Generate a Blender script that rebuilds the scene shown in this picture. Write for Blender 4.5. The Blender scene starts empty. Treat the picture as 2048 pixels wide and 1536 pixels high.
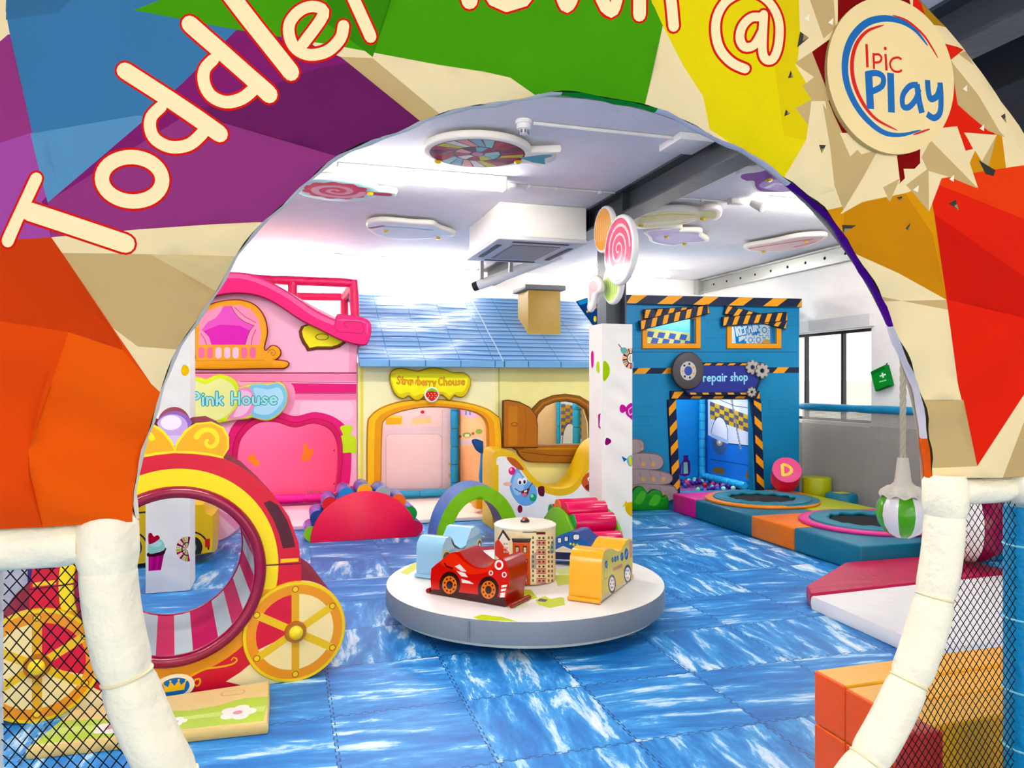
import bpy, bmesh, math, random
import numpy as np
from math import sin, cos, pi, radians, sqrt, atan2, hypot
from mathutils import Vector, Matrix
from mathutils.geometry import delaunay_2d_cdt
random.seed(7)
SC = bpy.context.scene
# ------------------------------------------------------------------ camera
TH = radians(16.67); S0, C0 = sin(TH), cos(TH); HC = 1.5; FO = 1500.0
cd = bpy.data.cameras.new('camera'); co = bpy.data.objects.new('camera', cd)
SC.collection.objects.link(co)
co.location = (0, 0, HC); co.rotation_euler = (radians(90), 0, -TH)
cd.sensor_width = 36; cd.lens = FO/2048*36; cd.clip_start = .05
SC.camera = co
# ------------------------------------------------------------------ world, exposure
W = bpy.data.worlds.new('world'); SC.world = W; W.use_nodes = True
W.node_tree.nodes['Background'].inputs[0].default_value = (1, .94, .85, 1)
W.node_tree.nodes['Background'].inputs[1].default_value = 1.2
SC.view_settings.view_transform = 'Standard'; SC.view_settings.look = 'None'
SC.view_settings.gamma = 1; SC.view_settings.exposure = 1.2
LIGHT = 30      # strip light emission
CEIL = 3.18; XR = 6.39; YB = 10.8; XL = -3.7; YF = -4.0
# strip lights: x0, x1, y  (all built at the end by strip_light)
STRIPS = [(.37, 1.7, 5.87), (4.1, 5.5, 5.8), (-.45, .65, 9.95), (1.2, 2.5, 9.95), (4.1, 5.4, 9.95),
          (-2.6, -1.3, 5.87), (-2.6, -1.3, 9.5), (-.4, 1.0, 2.6), (-2.6, -1.2, 2.2), (4.0, 5.3, 3.6),
          (-.6, .8, -2.2), (2.2, 3.6, -2.2)]  # this pair is unseen, added behind the camera to light the arch cloth
# ------------------------------------------------------------------ materials
def lin(h):
    h = h.lstrip('#'); r = []
    for i in (0, 2, 4):
        c = int(h[i:i+2], 16)/255
        r.append(c/12.92 if c <= .04045 else ((c+.055)/1.055)**2.4)
    return (*r, 1)
MATS = {}
KIND = {'vinyl': (.38, .35, .0006, 18), 'cloth': (.85, .1, .00025, 40), 'wall': (.75, .2, .0004, 40), 'gloss': (.2, .5, .0005, 9),
        'metal': (.35, .5, 0, 1), 'print': (.5, .25, .0007, 14), 'matte': (.8, .15, 0, 1), 'pad': (.4, .4, .0035, 14)}
def mat(hx, kind='vinyl'):
    k = kind+hx
    if k in MATS: return MATS[k]
    m = bpy.data.materials.new(kind+'_'+hx.strip('#')); m.use_nodes = True; MATS[k] = m
    nt = m.node_tree; b = nt.nodes['Principled BSDF']
    ro, sp, bu, sc = KIND[kind]
    b.inputs['Base Color'].default_value = lin(hx)
    b.inputs['Roughness'].default_value = ro
    b.inputs['Specular IOR Level'].default_value = sp
    if kind == 'metal': b.inputs['Metallic'].default_value = .6
    tc = nt.nodes.new('ShaderNodeTexCoord')
    # faint cloth/vinyl tone variation keeps the surfaces from being flat
    n2 = nt.nodes.new('ShaderNodeTexNoise'); n2.inputs['Scale'].default_value = 5
    nt.links.new(tc.outputs['Object'], n2.inputs['Vector'])
    mr = nt.nodes.new('ShaderNodeMapRange'); mr.inputs['To Min'].default_value = .93; mr.inputs['To Max'].default_value = 1.05
    nt.links.new(n2.outputs['Fac'], mr.inputs['Value'])
    hs = nt.nodes.new('ShaderNodeHueSaturation'); hs.inputs['Saturation'].default_value = 1.16; hs.inputs['Color'].default_value = lin(hx)
    nt.links.new(mr.outputs[0], hs.inputs['Value']); nt.links.new(hs.outputs[0], b.inputs['Base Color'])
    if bu:
        n = nt.nodes.new('ShaderNodeTexNoise'); n.inputs['Scale'].default_value = sc; n.inputs['Detail'].default_value = 4
        nt.links.new(tc.outputs['Object'], n.inputs['Vector'])
        bp = nt.nodes.new('ShaderNodeBump'); bp.inputs['Distance'].default_value = bu*10; bp.inputs['Strength'].default_value = .5
        nt.links.new(n.outputs['Fac'], bp.inputs['Height']); nt.links.new(bp.outputs[0], b.inputs['Normal'])
    return m
def emis(name, col, st):
    m = bpy.data.materials.new(name); m.use_nodes = True
    b = m.node_tree.nodes['Principled BSDF']
    b.inputs['Emission Color'].default_value = (*col, 1); b.inputs['Emission Strength'].default_value = st
    return m
def M(x, kind='vinyl'): return mat(x, kind) if isinstance(x, str) else x
# ------------------------------------------------------------------ rays into the room
CAM = Vector((0, 0, HC))
def ray(u, v):
    t = (u-1024)/FO; return Vector((S0+C0*t, C0-S0*t, (768-v)/FO))
def onZ(u, v, z): r = ray(u, v); return CAM + r*((z-HC)/r.z)
def onY(u, v, y): r = ray(u, v); return CAM + r*(y/r.y)
class Fr:                       # a flat frame: origin, right, up, outward normal
    def __init__(s, o, ex, ey, n):
        s.o = Vector(o); s.ex = Vector(ex).normalized(); s.ey = Vector(ey).normalized(); s.n = Vector(n).normalized()
    def px(s, u, v):
        r = ray(u, v); k = (s.o-CAM).dot(s.n)/r.dot(s.n); p = CAM+r*k-s.o
        return (p.dot(s.ex), p.dot(s.ey))
    def P(s, pts): return [s.px(*p) for p in pts]
    def w(s, a, b, d=0): return s.o + s.ex*a + s.ey*b + s.n*d
def FY(y): return Fr((0, y, 0), (1, 0, 0), (0, 0, 1), (0, -1, 0))     # frontal vertical plane
def FX(x, y0=0): return Fr((x, y0, 0), (0, -1, 0), (0, 0, 1), (-1, 0, 0))  # plane seen on the right, facing left
def FZ(z): return Fr((0, 0, z), (1, 0, 0), (0, 1, 0), (0, 0, -1))
def Fdir(o, ang, flip=1):
    ex = Vector((cos(ang), sin(ang), 0)); n = Vector((sin(ang), -cos(ang), 0))*flip
    return Fr(o, ex, (0, 0, 1), n)
# ------------------------------------------------------------------ 2D drawing helpers
def sm(pts, n=6, closed=True):
    out = []; L = len(pts); rng = range(L) if closed else range(L-1)
    for i in rng:
        g = (lambda k: pts[k % L]) if closed else (lambda k: pts[max(0, min(L-1, k))])
        p0, p1, p2, p3 = g(i-1), g(i), g(i+1), g(i+2)
        for j in range(n):
            t = j/n; a = []
            for k in (0, 1):
                a.append(.5*(2*p1[k]+(p2[k]-p0[k])*t+(2*p0[k]-5*p1[k]+4*p2[k]-p3[k])*t*t+(3*p1[k]-p0[k]-3*p2[k]+p3[k])*t**3))
            out.append(tuple(a))
    if not closed: out.append(pts[-1])
    return out
def ell(cx, cy, rx, ry=None, n=28, a0=0, a1=None, rot=0):
    ry = rx if ry is None else ry; full = a1 is None; a1 = 2*pi if full else a1
    m = n if full else n+1; o = []
    for i in range(m):
        a = a0+(a1-a0)*i/n; x, y = rx*cos(a), ry*sin(a)
        o.append((cx+x*cos(rot)-y*sin(rot), cy+x*sin(rot)+y*cos(rot)))
    return o
def ring(cx, cy, r0, r1, n=40, a0=0, a1=2*pi):
    q = []
    for i in range(n):
        a, b = a0+(a1-a0)*i/n, a0+(a1-a0)*(i+1)/n
        q.append([(cx+r0*cos(a), cy+r0*sin(a)), (cx+r1*cos(a), cy+r1*sin(a)), (cx+r1*cos(b), cy+r1*sin(b)), (cx+r0*cos(b), cy+r0*sin(b))])
    return q
def rrect(x0, y0, x1, y1, r, n=4):
    o = []
    for cx, cy, a in ((x1-r, y1-r, 0), (x0+r, y1-r, 90), (x0+r, y0+r, 180), (x1-r, y0+r, 270)):
        for i in range(n+1):
            t = radians(a+90*i/n); o.append((cx+r*cos(t), cy+r*sin(t)))
    return o
def rect(x0, y0, x1, y1): return [(x0, y0), (x1, y0), (x1, y1), (x0, y1)]
def stroke(pts, w, cap=True, w1=None, closed=False):
    w1 = w if w1 is None else w1; n = len(pts); L = []; R = []
    for i, p in enumerate(pts):
        if closed: a, b = pts[(i-1) % n], pts[(i+1) % n]
        else: a, b = pts[max(0, i-1)], pts[min(n-1, i+1)]
        dx, dy = b[0]-a[0], b[1]-a[1]; l = hypot(dx, dy) or 1
        h = (w+(w1-w)*i/max(1, n-1))/2
        L.append((p[0]-dy/l*h, p[1]+dx/l*h)); R.append((p[0]+dy/l*h, p[1]-dx/l*h))
    o = [[L[i], R[i], R[(i+1) % n], L[(i+1) % n]] for i in range(n if closed else n-1)]
    if cap and not closed: o += [ell(*pts[0], w/2*.98, n=12), ell(*pts[-1], w1/2*.98, n=12)]
    return o
def lay(c, polys): return [(c, p) for p in polys]
def dyn(L):                     # flatten
    o = []
    for x in L:
        if isinstance(x, list): o += dyn(x)
        else: o.append(x)
    return o
def hazard(p0, p1, w, n, c0='#14203a', c1='#e79a1c', slant=.5, off=0.):
    """navy band with slanted orange stripes between two 2-D points"""
    dx, dy = p1[0]-p0[0], p1[1]-p0[1]; l = hypot(dx, dy); ex = (dx/l, dy/l); ey = (-ex[1], ex[0])
    f = lambda a, b: (p0[0]+ex[0]*a+ey[0]*b, p0[1]+ex[1]*a+ey[1]*b)
    o = [(c0, [f(0, -w/2), f(l, -w/2), f(l, w/2), f(0, w/2)])]; s = l/n; k = w*slant
    for i in range(-1, n+1):
        a = (i+off)*s; b = a+s*.42
        q = [max(0, min(l, t)) for t in (a-k, b-k, b+k, a+k)]
        if q[1]-q[0] > 1e-4 or q[2]-q[3] > 1e-4: o.append((c1, [f(q[0], -w/2), f(q[1], -w/2), f(q[2], w/2), f(q[3], w/2)]))
    return o
# stroke font ---------------------------------------------------------------
def A_(cx, cy, rx, ry, a0, a1, n=10): return ell(cx, cy, rx, ry, n, radians(a0), radians(a1))
GL = {
 'a': (.62, [A_(.28, .3, .23, .27, 0, 360), [(.52, .58), (.52, .02)]]),
 'b': (.62, [[(.06, 1), (.06, .02)], A_(.3, .3, .23, .27, 0, 360)]),
 'c': (.55, [A_(.3, .3, .25, .27, 50, 310)]),
 'e': (.6, [[(.06, .3), (.52, .34)]+A_(.3, .3, .24, .27, 10, 315)]),
 'h': (.6, [[(.06, 1), (.06, .02)], [(.06, .35)]+A_(.28, .36, .2, .2, 150, 0)+[(.5, .02)]]),
 'i': (.22, [[(.1, .56), (.1, .02)], [(.1, .82), (.1, .85)]]),
 'k': (.55, [[(.06, 1), (.06, .02)], [(.45, .6), (.1, .28)], [(.2, .36), (.48, .02)]]),
 'l': (.22, [[(.1, 1), (.1, .02)]]),
 'n': (.6, [[(.06, .58), (.06, .02)], [(.06, .35)]+A_(.28, .36, .2, .2, 150, 0)+[(.5, .02)]]),
 'o': (.62, [A_(.29, .3, .24, .27, 0, 360)]),
 'p': (.62, [[(.06, .58), (.06, -.4)], A_(.3, .3, .23, .27, 0, 360)]),
 'r': (.45, [[(.06, .58), (.06, .02)], [(.06, .35)]+A_(.26, .38, .18, .18, 150, 50)]),
 's': (.5, [[(.42, .5), (.24, .58), (.08, .46), (.22, .32), (.4, .2), (.28, .04), (.05, .08)]]),
 't': (.42, [[(.18, .9), (.18, .1), (.34, .03)], [(.0, .6), (.36, .6)]]),
 'u': (.6, [[(.06, .58), (.06, .2)]+A_(.27, .22, .2, .2, 200, 340)+[(.5, .58)], [(.5, .58), (.5, .02)]]),
 'w': (.8, [[(.04, .58), (.2, .03), (.36, .5), (.52, .03), (.7, .58)]]),
 'y': (.58, [[(.04, .58), (.26, .08)], [(.5, .58), (.2, -.3), (.05, -.36)]]),
 'A': (.75, [[(.05, .02), (.33, .98), (.62, .02)], [(.16, .36), (.52, .36)]]),
 'C': (.72, [A_(.38, .5, .32, .46, 50, 310)]),
 'E': (.6, [[(.5, .97), (.07, .97), (.07, .03), (.52, .03)], [(.07, .5), (.44, .5)]]),
 'H': (.72, [[(.06, 1), (.06, .02)], [(.6, 1), (.6, .02)], [(.06, .5), (.6, .5)]]),
 'I': (.25, [[(.1, 1), (.1, .02)]]),
 'P': (.62, [[(.08, .98), (.08, .02)], [(.08, .96)]+A_(.28, .74, .26, .23, 90, -90)+[(.08, .5)]]),
 'R': (.66, [[(.08, .98), (.08, .02)], [(.08, .96)]+A_(.28, .74, .26, .23, 90, -90)+[(.08, .5)], [(.3, .5), (.56, .02)]]),
 'S': (.62, [[(.52, .84), (.32, .97), (.1, .8), (.2, .58), (.46, .42), (.5, .18), (.28, .03), (.05, .14)]]),
 'D': (.7, [[(.08, .97), (.08, .03)]+A_(.2, .5, .42, .47, -90, 90)+[(.08, .97)]]), ' ': (.35, []), }
def text(s, p0, p1, h, w, cols, lo=.3):
    """string between two 2-D baseline points; h letter height, w stroke; cols=(outline, fill)"""
    tot = sum(GL[c][0]+.12 for c in s); dx, dy = p1[0]-p0[0], p1[1]-p0[1]; l = hypot(dx, dy)
    ex = (dx/l, dy/l); ey = (-ex[1], ex[0]); sx = l/tot; o1 = []; o2 = []; x = 0
    for c in s:
        gw, st = GL[c]
        for q in st:
            pts = [(p0[0]+ex[0]*(x+a)*sx+ey[0]*b*h, p0[1]+ex[1]*(x+a)*sx+ey[1]*b*h) for a, b in q]
            if cols[0]: o1 += lay(cols[0], stroke(pts, w*(1+lo*2)))
            o2 += lay(cols[1], stroke(pts, w))
        x += gw+.12
    return o1+o2
# ------------------------------------------------------------------ object helpers
def tag(o, label=None, cat=None, group=None, kind=None):
    if label: o['label'] = label
    if cat: o['category'] = cat
    if group: o['group'] = group
    if kind: o['kind'] = kind
    return o
def thing(name, loc, label, cat, group=None):
    o = bpy.data.objects.new(name, None); SC.collection.objects.link(o); o.location = loc
    o.empty_display_size = .1
    WL[o.name] = Vector(loc); return tag(o, label, cat, group)
WL = {}
def finish(name, bm, mats, parent=None, smooth=False, recalc=True):
    """link a bmesh given in world coordinates as ONE object (child: stored relative to its parent)"""
    if recalc: bmesh.ops.recalc_face_normals(bm, faces=bm.faces)
    me = bpy.data.meshes.new(name)
    if parent is not None: off = WL[parent.name]
    else:
        vs = [v.co for v in bm.verts]
        off = Vector(((min(v.x for v in vs)+max(v.x for v in vs))/2, (min(v.y for v in vs)+max(v.y for v in vs))/2, min(v.z for v in vs)))
    for v in bm.verts: v.co -= off
    if smooth is True:
        for f in bm.faces: f.smooth = True
    bm.to_mesh(me); bm.free()
    for m in (mats if isinstance(mats, list) else [mats]): me.materials.append(m)
    o = bpy.data.objects.new(name, me); SC.collection.objects.link(o)
    if parent is not None:
        o.parent = parent; WL[o.name] = off.copy() if parent.type == 'EMPTY' else off
    else: o.location = off; WL[o.name] = off.copy()
    if smooth == 'auto':
        for p in me.polygons: p.use_smooth = True
        try: me.set_sharp_from_angle(angle=radians(38))
        except Exception: pass
    return o
def child_of_mesh(o, parent):  # sub-part: parent mesh sits at parent-thing origin, so the same offset is used
    return o
def panel(name, fr, layers, parent=None, thick=.0, d=0., side='#f2eee6', kind='print', grid=None, disp=None,
          rnd=None, wf=None, both=False, skind=None, sidef=None, smooth_front=None):
    layers = dyn(layers); V = []; Fc = []; lm = []
    for c, poly in layers:
        q = []
        for p in poly:
            if not q or hypot(p[0]-q[-1][0], p[1]-q[-1][1]) > 2e-5: q.append(p)
        if len(q) > 2 and hypot(q[0][0]-q[-1][0], q[0][1]-q[-1][1]) < 2e-5: q.pop()
        if len(q) < 3: continue
        ar = sum(q[i][0]*q[(i+1) % len(q)][1]-q[(i+1) % len(q)][0]*q[i][1] for i in range(len(q)))/2
        if abs(ar) < 1e-9: continue
        if ar < 0: q.reverse()
        b = len(V); V += [Vector(p) for p in q]; Fc.append(list(range(b, b+len(q)))); lm.append(c)
    if grid:
        xs = [V[i].x for i in Fc[0]]; ys = [V[i].y for i in Fc[0]]
        nx = int((max(xs)-min(xs))/grid)+1; ny = int((max(ys)-min(ys))/grid)+1
        for i in range(nx):
            for j in range(ny):
                V.append(Vector((min(xs)+(i+.5)*grid+1e-4*(j % 3), min(ys)+(j+.5+.5*(i % 2))*grid)))
    E = []
    for f in Fc: E += [(f[i], f[(i+1) % len(f)]) for i in range(len(f))]
    ov, oe, of, iv, ie, idf = delaunay_2d_cdt(V, E, [], 0, 1e-6, False)
    # topmost layer covering each triangle (winding test at its centroid)
    TA_ = np.array([f[:3] for f in of]); OV = np.array([(p[0], p[1]) for p in ov]); ct = OV[TA_].mean(axis=1)
    top = np.full(len(of), -1)
    for li, f in enumerate(Fc):
        q = np.array([(V[i].x, V[i].y) for i in f]); m = (ct[:, 0] >= q[:, 0].min()) & (ct[:, 0] <= q[:, 0].max()) & (ct[:, 1] >= q[:, 1].min()) & (ct[:, 1] <= q[:, 1].max())
        if li: m &= top >= 0
        idx = np.nonzero(m)[0]
        if not len(idx): continue
        c = ct[idx]; wn = np.zeros(len(idx), int); p2 = np.roll(q, -1, axis=0)
        for (x0, y0), (x1, y1) in zip(q, p2):
            il = (x1-x0)*(c[:, 1]-y0)-(c[:, 0]-x0)*(y1-y0)
            wn += ((y0 <= c[:, 1]) & (y1 > c[:, 1]) & (il > 0)).astype(int) - ((y0 > c[:, 1]) & (y1 <= c[:, 1]) & (il < 0)).astype(int)
        top[idx[wn != 0]] = li
    if wf is None: wf = fr.w
    dz = disp or (lambda a, b: 0)
    bm = bmesh.new(); slots = []; vm = {}
    def sl(k, kd):
        m = M(k, kd)
        if m not in slots: slots.append(m)
        return slots.index(m)
    def vert(i):
        if i not in vm: a, b = ov[i]; vm[i] = bm.verts.new(wf(a, b, d+dz(a, b)))
        return vm[i]
    tris = []; ec = {}
    for fi, f in enumerate(of):
        if top[fi] < 0: continue
        c = lm[top[fi]]
        if c is None: continue
        tris.append((f, c))
        for i in range(len(f)):
            e = (f[i], f[(i+1) % len(f)]); ec[e] = 1
    for f, c in tris:
        try: fc = bm.faces.new([vert(i) for i in f]); fc.material_index = sl(c, kind); fc.smooth = bool(disp) or bool(smooth_front)
        except ValueError: pass
    if thick:
        bd = [e for e in ec if (e[1], e[0]) not in ec]
        nrm = {}
        for a, b in bd:
            dx, dy = ov[b][0]-ov[a][0], ov[b][1]-ov[a][1]; l = hypot(dx, dy) or 1
            for k in (a, b):
                x = nrm.setdefault(k, [0, 0]); x[0] += dy/l; x[1] -= dx/l
        rr = min(thick*.5, .012) if rnd is None else rnd
        NR = 4 if rr > 0 else 1; rings = {}
        for k, (x, y) in nrm.items():
            l = hypot(x, y) or 1; a, b = ov[k]; R = [vert(k)]
            for j in range(1, NR+1):
                t = j/NR; o = rr*sin(pi*t)
                R.append(bm.verts.new(wf(a+x/l*o, b+y/l*o, d+dz(a, b)-thick*(1-cos(pi*t))/2 if rr else d-thick)))
            rings[k] = R
        for a, b in bd:
            mid = ((ov[a][0]+ov[b][0])/2, (ov[a][1]+ov[b][1])/2)
            sc = sidef(*mid) if sidef else side
            for j in range(NR):
                try:
                    q = bm.faces.new([rings[a][j], rings[a][j+1], rings[b][j+1], rings[b][j]])
                    q.material_index = sl(sc, skind or kind); q.smooth = rr > 0 or bool(sidef)
                except ValueError: pass
        bv = {}
        for f, c in tris:
            L = []
            for i in reversed(f):
                if i in rings: L.append(rings[i][-1]); continue
                if i not in bv: a, b = ov[i]; bv[i] = bm.verts.new(wf(a, b, d+dz(a, b)-thick))
                L.append(bv[i])
            try: q = bm.faces.new(L); q.material_index = sl(c if both else side, kind)
            except ValueError: pass
        for e in list(bm.edges):      # keep the front outline crisp
            pass
    o = finish(name, bm, slots, parent, recalc=bool(thick))
    if thick:
        try: o.data.set_sharp_from_angle(angle=radians(50))
        except Exception: pass
    return o
def box(bm, x0, x1, y0, y1, z0, z1, bev=0, rot=0, c=None, seg=3):
    r = bmesh.ops.create_cube(bm, size=1)['verts']
    for v in r: v.co = Vector(((x0+x1)/2+v.co.x*(x1-x0), (y0+y1)/2+v.co.y*(y1-y0), (z0+z1)/2+v.co.z*(z1-z0)))
    if bev:
        es = list({e for v in r for e in v.link_edges})
        k = bmesh.ops.bevel(bm, geom=es, offset=bev, segments=seg, affect='EDGES', profile=.5)
        r = list({v for f in k['faces'] for v in f.verts} | {v for v in r if v.is_valid})
    if rot:
        c = c or ((x0+x1)/2, (y0+y1)/2); m = Matrix.Rotation(rot, 3, 'Z'); cc = Vector((c[0], c[1], 0))
        for v in r: v.co = m @ (v.co-cc)+cc
    return r
def tube(bm, path, rad, n=12, cap=True, closed=False):
    path = [Vector(p) for p in path]; L = len(path); rings = []
    rf = rad if callable(rad) else (lambda i: rad)
    up = None
    for i, p in enumerate(path):
        a = path[(i-1) % L] if closed else path[max(0, i-1)]; b = path[(i+1) % L] if closed else path[min(L-1, i+1)]
        t = (b-a).normalized()
        if up is None: up = Vector((0, 0, 1)) if abs(t.z) < .9 else Vector((1, 0, 0))
        s = t.cross(up).normalized(); up = s.cross(t).normalized()
        rings.append([bm.verts.new(p+(s*cos(2*pi*k/n)+up*sin(2*pi*k/n))*rf(i)) for k in range(n)])
    for i in range(L if closed else L-1):
        A, B = rings[i], rings[(i+1) % L]
        for k in range(n):
            f = bm.faces.new([A[k], A[(k+1) % n], B[(k+1) % n], B[k]]); f.smooth = True
    if cap and not closed:
        bm.faces.new(rings[0]); bm.faces.new(rings[-1][::-1])
def cyl(bm, p0, p1, r, r1=None, n=28, bev=.0):
    p0, p1 = Vector(p0), Vector(p1); r1 = r if r1 is None else r1; l = (p1-p0).length; d = (p1-p0)/l
    if bev:
        pts = [(0, r-bev), (bev*.3, r-bev*.3), (bev, r), (l-bev, r1), (l-bev*.3, r1-bev*.3), (l, r1-bev)]
    else: pts = [(0, r), (l, r1)]
    tube(bm, [p0+d*a for a, _ in pts], lambda i: pts[i][1], n)
def lathe(bm, c, prof, n=40, ax=None, mi=None):
    """prof: (r, z) pairs around vertical axis at c"""
    c = Vector(c); R = []
    for r, z in prof:
        R.append([bm.verts.new(c+Vector((r*cos(2*pi*k/n), r*sin(2*pi*k/n), z))) for k in range(n)] if r > 1e-6 else [bm.verts.new(c+Vector((0, 0, z)))])
    for i in range(len(R)-1):
        A, B = R[i], R[i+1]
        for k in range(n):
            if len(A) == 1 and len(B) == 1: continue
            if len(A) == 1: q = [A[0], B[(k+1) % n], B[k]]
            elif len(B) == 1: q = [A[k], A[(k+1) % n], B[0]]
            else: q = [A[k], A[(k+1) % n], B[(k+1) % n], B[k]]
            f = bm.faces.new(q); f.smooth = True
            if mi: f.material_index = mi(i, k)
def ball(bm, c, r, n=20, sc=(1, 1, 1)):
    g = bmesh.ops.create_uvsphere(bm, u_segments=n, v_segments=max(6, n//2), radius=r)['verts']
    for v in g: v.co = Vector((v.co.x*sc[0], v.co.y*sc[1], v.co.z*sc[2]))+Vector(c)
    for v in g:
        for f in v.link_faces: f.smooth = True
def mesh1(name, fn, m, parent=None, smooth='auto'):
    bm = bmesh.new(); fn(bm); return finish(name, bm, m, parent, smooth)
def struct(o): o['kind'] = 'structure'; return o
def padpath(path, r, seg, pinch=.14):
    """resample a path into stitched foam-sleeve segments -> (points, radii, tie positions)"""
    path = [Vector(p) for p in path]; L = [0]
    for i in range(1, len(path)): L.append(L[-1]+(path[i]-path[i-1]).length)
    T = L[-1]; ns = max(1, round(T/seg)); N = ns*12; P = []; R = []; ties = []
    def at(s):
        for i in range(1, len(path)):
            if s <= L[i]+1e-9: k = (s-L[i-1])/max(1e-9, L[i]-L[i-1]); return path[i-1].lerp(path[i], k)
        return path[-1]
    for i in range(N+1):
        s = T*i/N; f = (i % 12)/12; e = min(f, 1-f)*2
        P.append(at(s)); R.append(r*(1-pinch*(1-min(1, e*3.2))**2))
        if i % 12 == 0 and 0 < i < N: ties.append((at(s), (at(min(T, s+.01))-at(max(0, s-.01))).normalized()))
    return P, R, ties
def padtube(name, path, r, m, parent, seg=.3, tie=None, tname='cable_tie'):
    P, R, ties = padpath(path, r, seg)
    o = mesh1(name, lambda bm: tube(bm, P, lambda i: R[i], 20), M(m, 'pad'), parent)
    if tie:
        for p, t in ties:
            s = t.orthogonal().normalized(); q = t.cross(s)
            rr = r*.87
            mesh1(tname, lambda bm: tube(bm, [p+(s*cos(a)+q*sin(a))*rr for a in [2*pi*k/20 for k in range(20)]], r*.085, 6, closed=True), M(tie, 'vinyl'), parent)
    return o
# ================================================================== THE ROOM
def floor_material():
    m = bpy.data.materials.new('blue_puzzle_mat_floor'); m.use_nodes = True; nt = m.node_tree; N = nt.nodes; Lk = nt.links
    b = N['Principled BSDF']; b.inputs['Roughness'].default_value = .42; b.inputs['Specular IOR Level'].default_value = .35
    def node(t, **k):
        n = N.new(t)
        for a, v in k.items(): setattr(n, a, v)
        return n
    def math_(op, a, b_=None, c=None):
        n = node('ShaderNodeMath', operation=op)
        for i, x in enumerate((a, b_, c)):
            if x is None: continue
            if isinstance(x, (int, float)): n.inputs[i].default_value = x
            else: Lk.new(x, n.inputs[i])
        return n.outputs[0]
    tc = node('ShaderNodeNewGeometry'); sp = node('ShaderNodeSeparateXYZ'); Lk.new(tc.outputs['Position'], sp.inputs[0])
    T = .606
    x = math_('DIVIDE', math_('ADD', sp.outputs[0], 60*T-.188), T); y = math_('DIVIDE', math_('ADD', sp.outputs[1], 60*T-4.07), T)
    # interlocking teeth: the seam line steps sideways along its length
    def seam(p, q):
        t = math_('FRACT', math_('MULTIPLY', q, 11)); st = math_('MULTIPLY', math_('GREATER_THAN', t, .5), .022)
        d = math_('ABSOLUTE', math_('SUBTRACT', math_('FRACT', math_('ADD', math_('SUBTRACT', p, st), .5)), .5))
        a = math_('LESS_THAN', d, .0042)
        d0 = math_('ABSOLUTE', math_('SUBTRACT', math_('FRACT', math_('ADD', math_('SUBTRACT', p, .011), .5)), .5))
        tt = math_('ABSOLUTE', math_('SUBTRACT', math_('FRACT', math_('MULTIPLY', q, 22)), .5))
        e = math_('MULTIPLY', math_('LESS_THAN', d0, .013), math_('GREATER_THAN', tt, .46))
        return math_('MAXIMUM', a, e)
    line = math_('MAXIMUM', seam(x, y), seam(y, x))
    cx = math_('FLOOR', x); cy = math_('FLOOR', y)
    cv = node('ShaderNodeCombineXYZ'); Lk.new(cx, cv.inputs[0]); Lk.new(cy, cv.inputs[1])
    wn = node('ShaderNodeTexWhiteNoise', noise_dimensions='2D'); Lk.new(cv.outputs[0], wn.inputs['Vector'])
    off = node('ShaderNodeVectorMath', operation='SCALE'); Lk.new(wn.outputs['Color'], off.inputs[0]); off.inputs['Scale'].default_value = 17
    def streak(sx, sy, rot):
        mp = node('ShaderNodeMapping'); Lk.new(tc.outputs['Position'], mp.inputs[0]); mp.inputs['Rotation'].default_value = (0, 0, rot)
        ms = node('ShaderNodeVectorMath', operation='MULTIPLY'); Lk.new(mp.outputs[0], ms.inputs[0]); ms.inputs[1].default_value = (sx, sy, 1)
        ad = node('ShaderNodeVectorMath', operation='ADD'); Lk.new(ms.outputs[0], ad.inputs[0]); Lk.new(off.outputs[0], ad.inputs[1])
        n = node('ShaderNodeTexNoise'); n.inputs['Scale'].default_value = 1; n.inputs['Detail'].default_value = 9; n.inputs['Roughness'].default_value = .68
        n.inputs['Distortion'].default_value = .35
        Lk.new(ad.outputs[0], n.inputs['Vector']); return n.outputs['Fac']
    s1 = streak(1.8, 8.5, .1); s2 = streak(8.5, 1.8, .1)
    pick = math_('GREATER_THAN', wn.outputs['Value'], .48)
    mx = node('ShaderNodeMix', data_type='FLOAT'); Lk.new(pick, mx.inputs[0]); Lk.new(s1, mx.inputs[2]); Lk.new(s2, mx.inputs[3])
    bias = math_('ADD', mx.outputs[0], math_('MULTIPLY', math_('SUBTRACT', wn.outputs['Value'], .5), .05))
    cr = node('ShaderNodeValToRGB'); Lk.new(bias, cr.inputs[0]); el = cr.color_ramp.elements
    el[0].position = .30; el[0].color = lin('#0d5fae'); el[1].position = .69; el[1].color = lin('#f4f8fc')
    e = el.new(.47); e.color = lin('#1b7cc8'); e = el.new(.555); e.color = lin('#3c9bdc'); e = el.new(.595); e.color = lin('#a9d2f2')
    mc = node('ShaderNodeMix', data_type='RGBA'); Lk.new(line, mc.inputs[0]); Lk.new(cr.outputs[0], mc.inputs[6]); mc.inputs[7].default_value = lin('#0a2f63')
    Lk.new(mc.outputs[2], b.inputs['Base Color'])
    ng = node('ShaderNodeTexNoise'); ng.inputs['Scale'].default_value = 150; Lk.new(tc.outputs['Position'], ng.inputs['Vector'])
    bp = node('ShaderNodeBump'); bp.inputs['Distance'].default_value = .0012; bp.inputs['Strength'].default_value = .6
    h = math_('SUBTRACT', ng.outputs['Fac'], math_('MULTIPLY', line, 3)); Lk.new(h, bp.inputs['Height']); Lk.new(bp.outputs[0], b.inputs['Normal'])
    return m
WH = '#efece8'
struct(mesh1('floor', lambda bm: box(bm, XL-.1, XR+.1, YF, YB+.1, -.1, 0), floor_material()))
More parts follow.
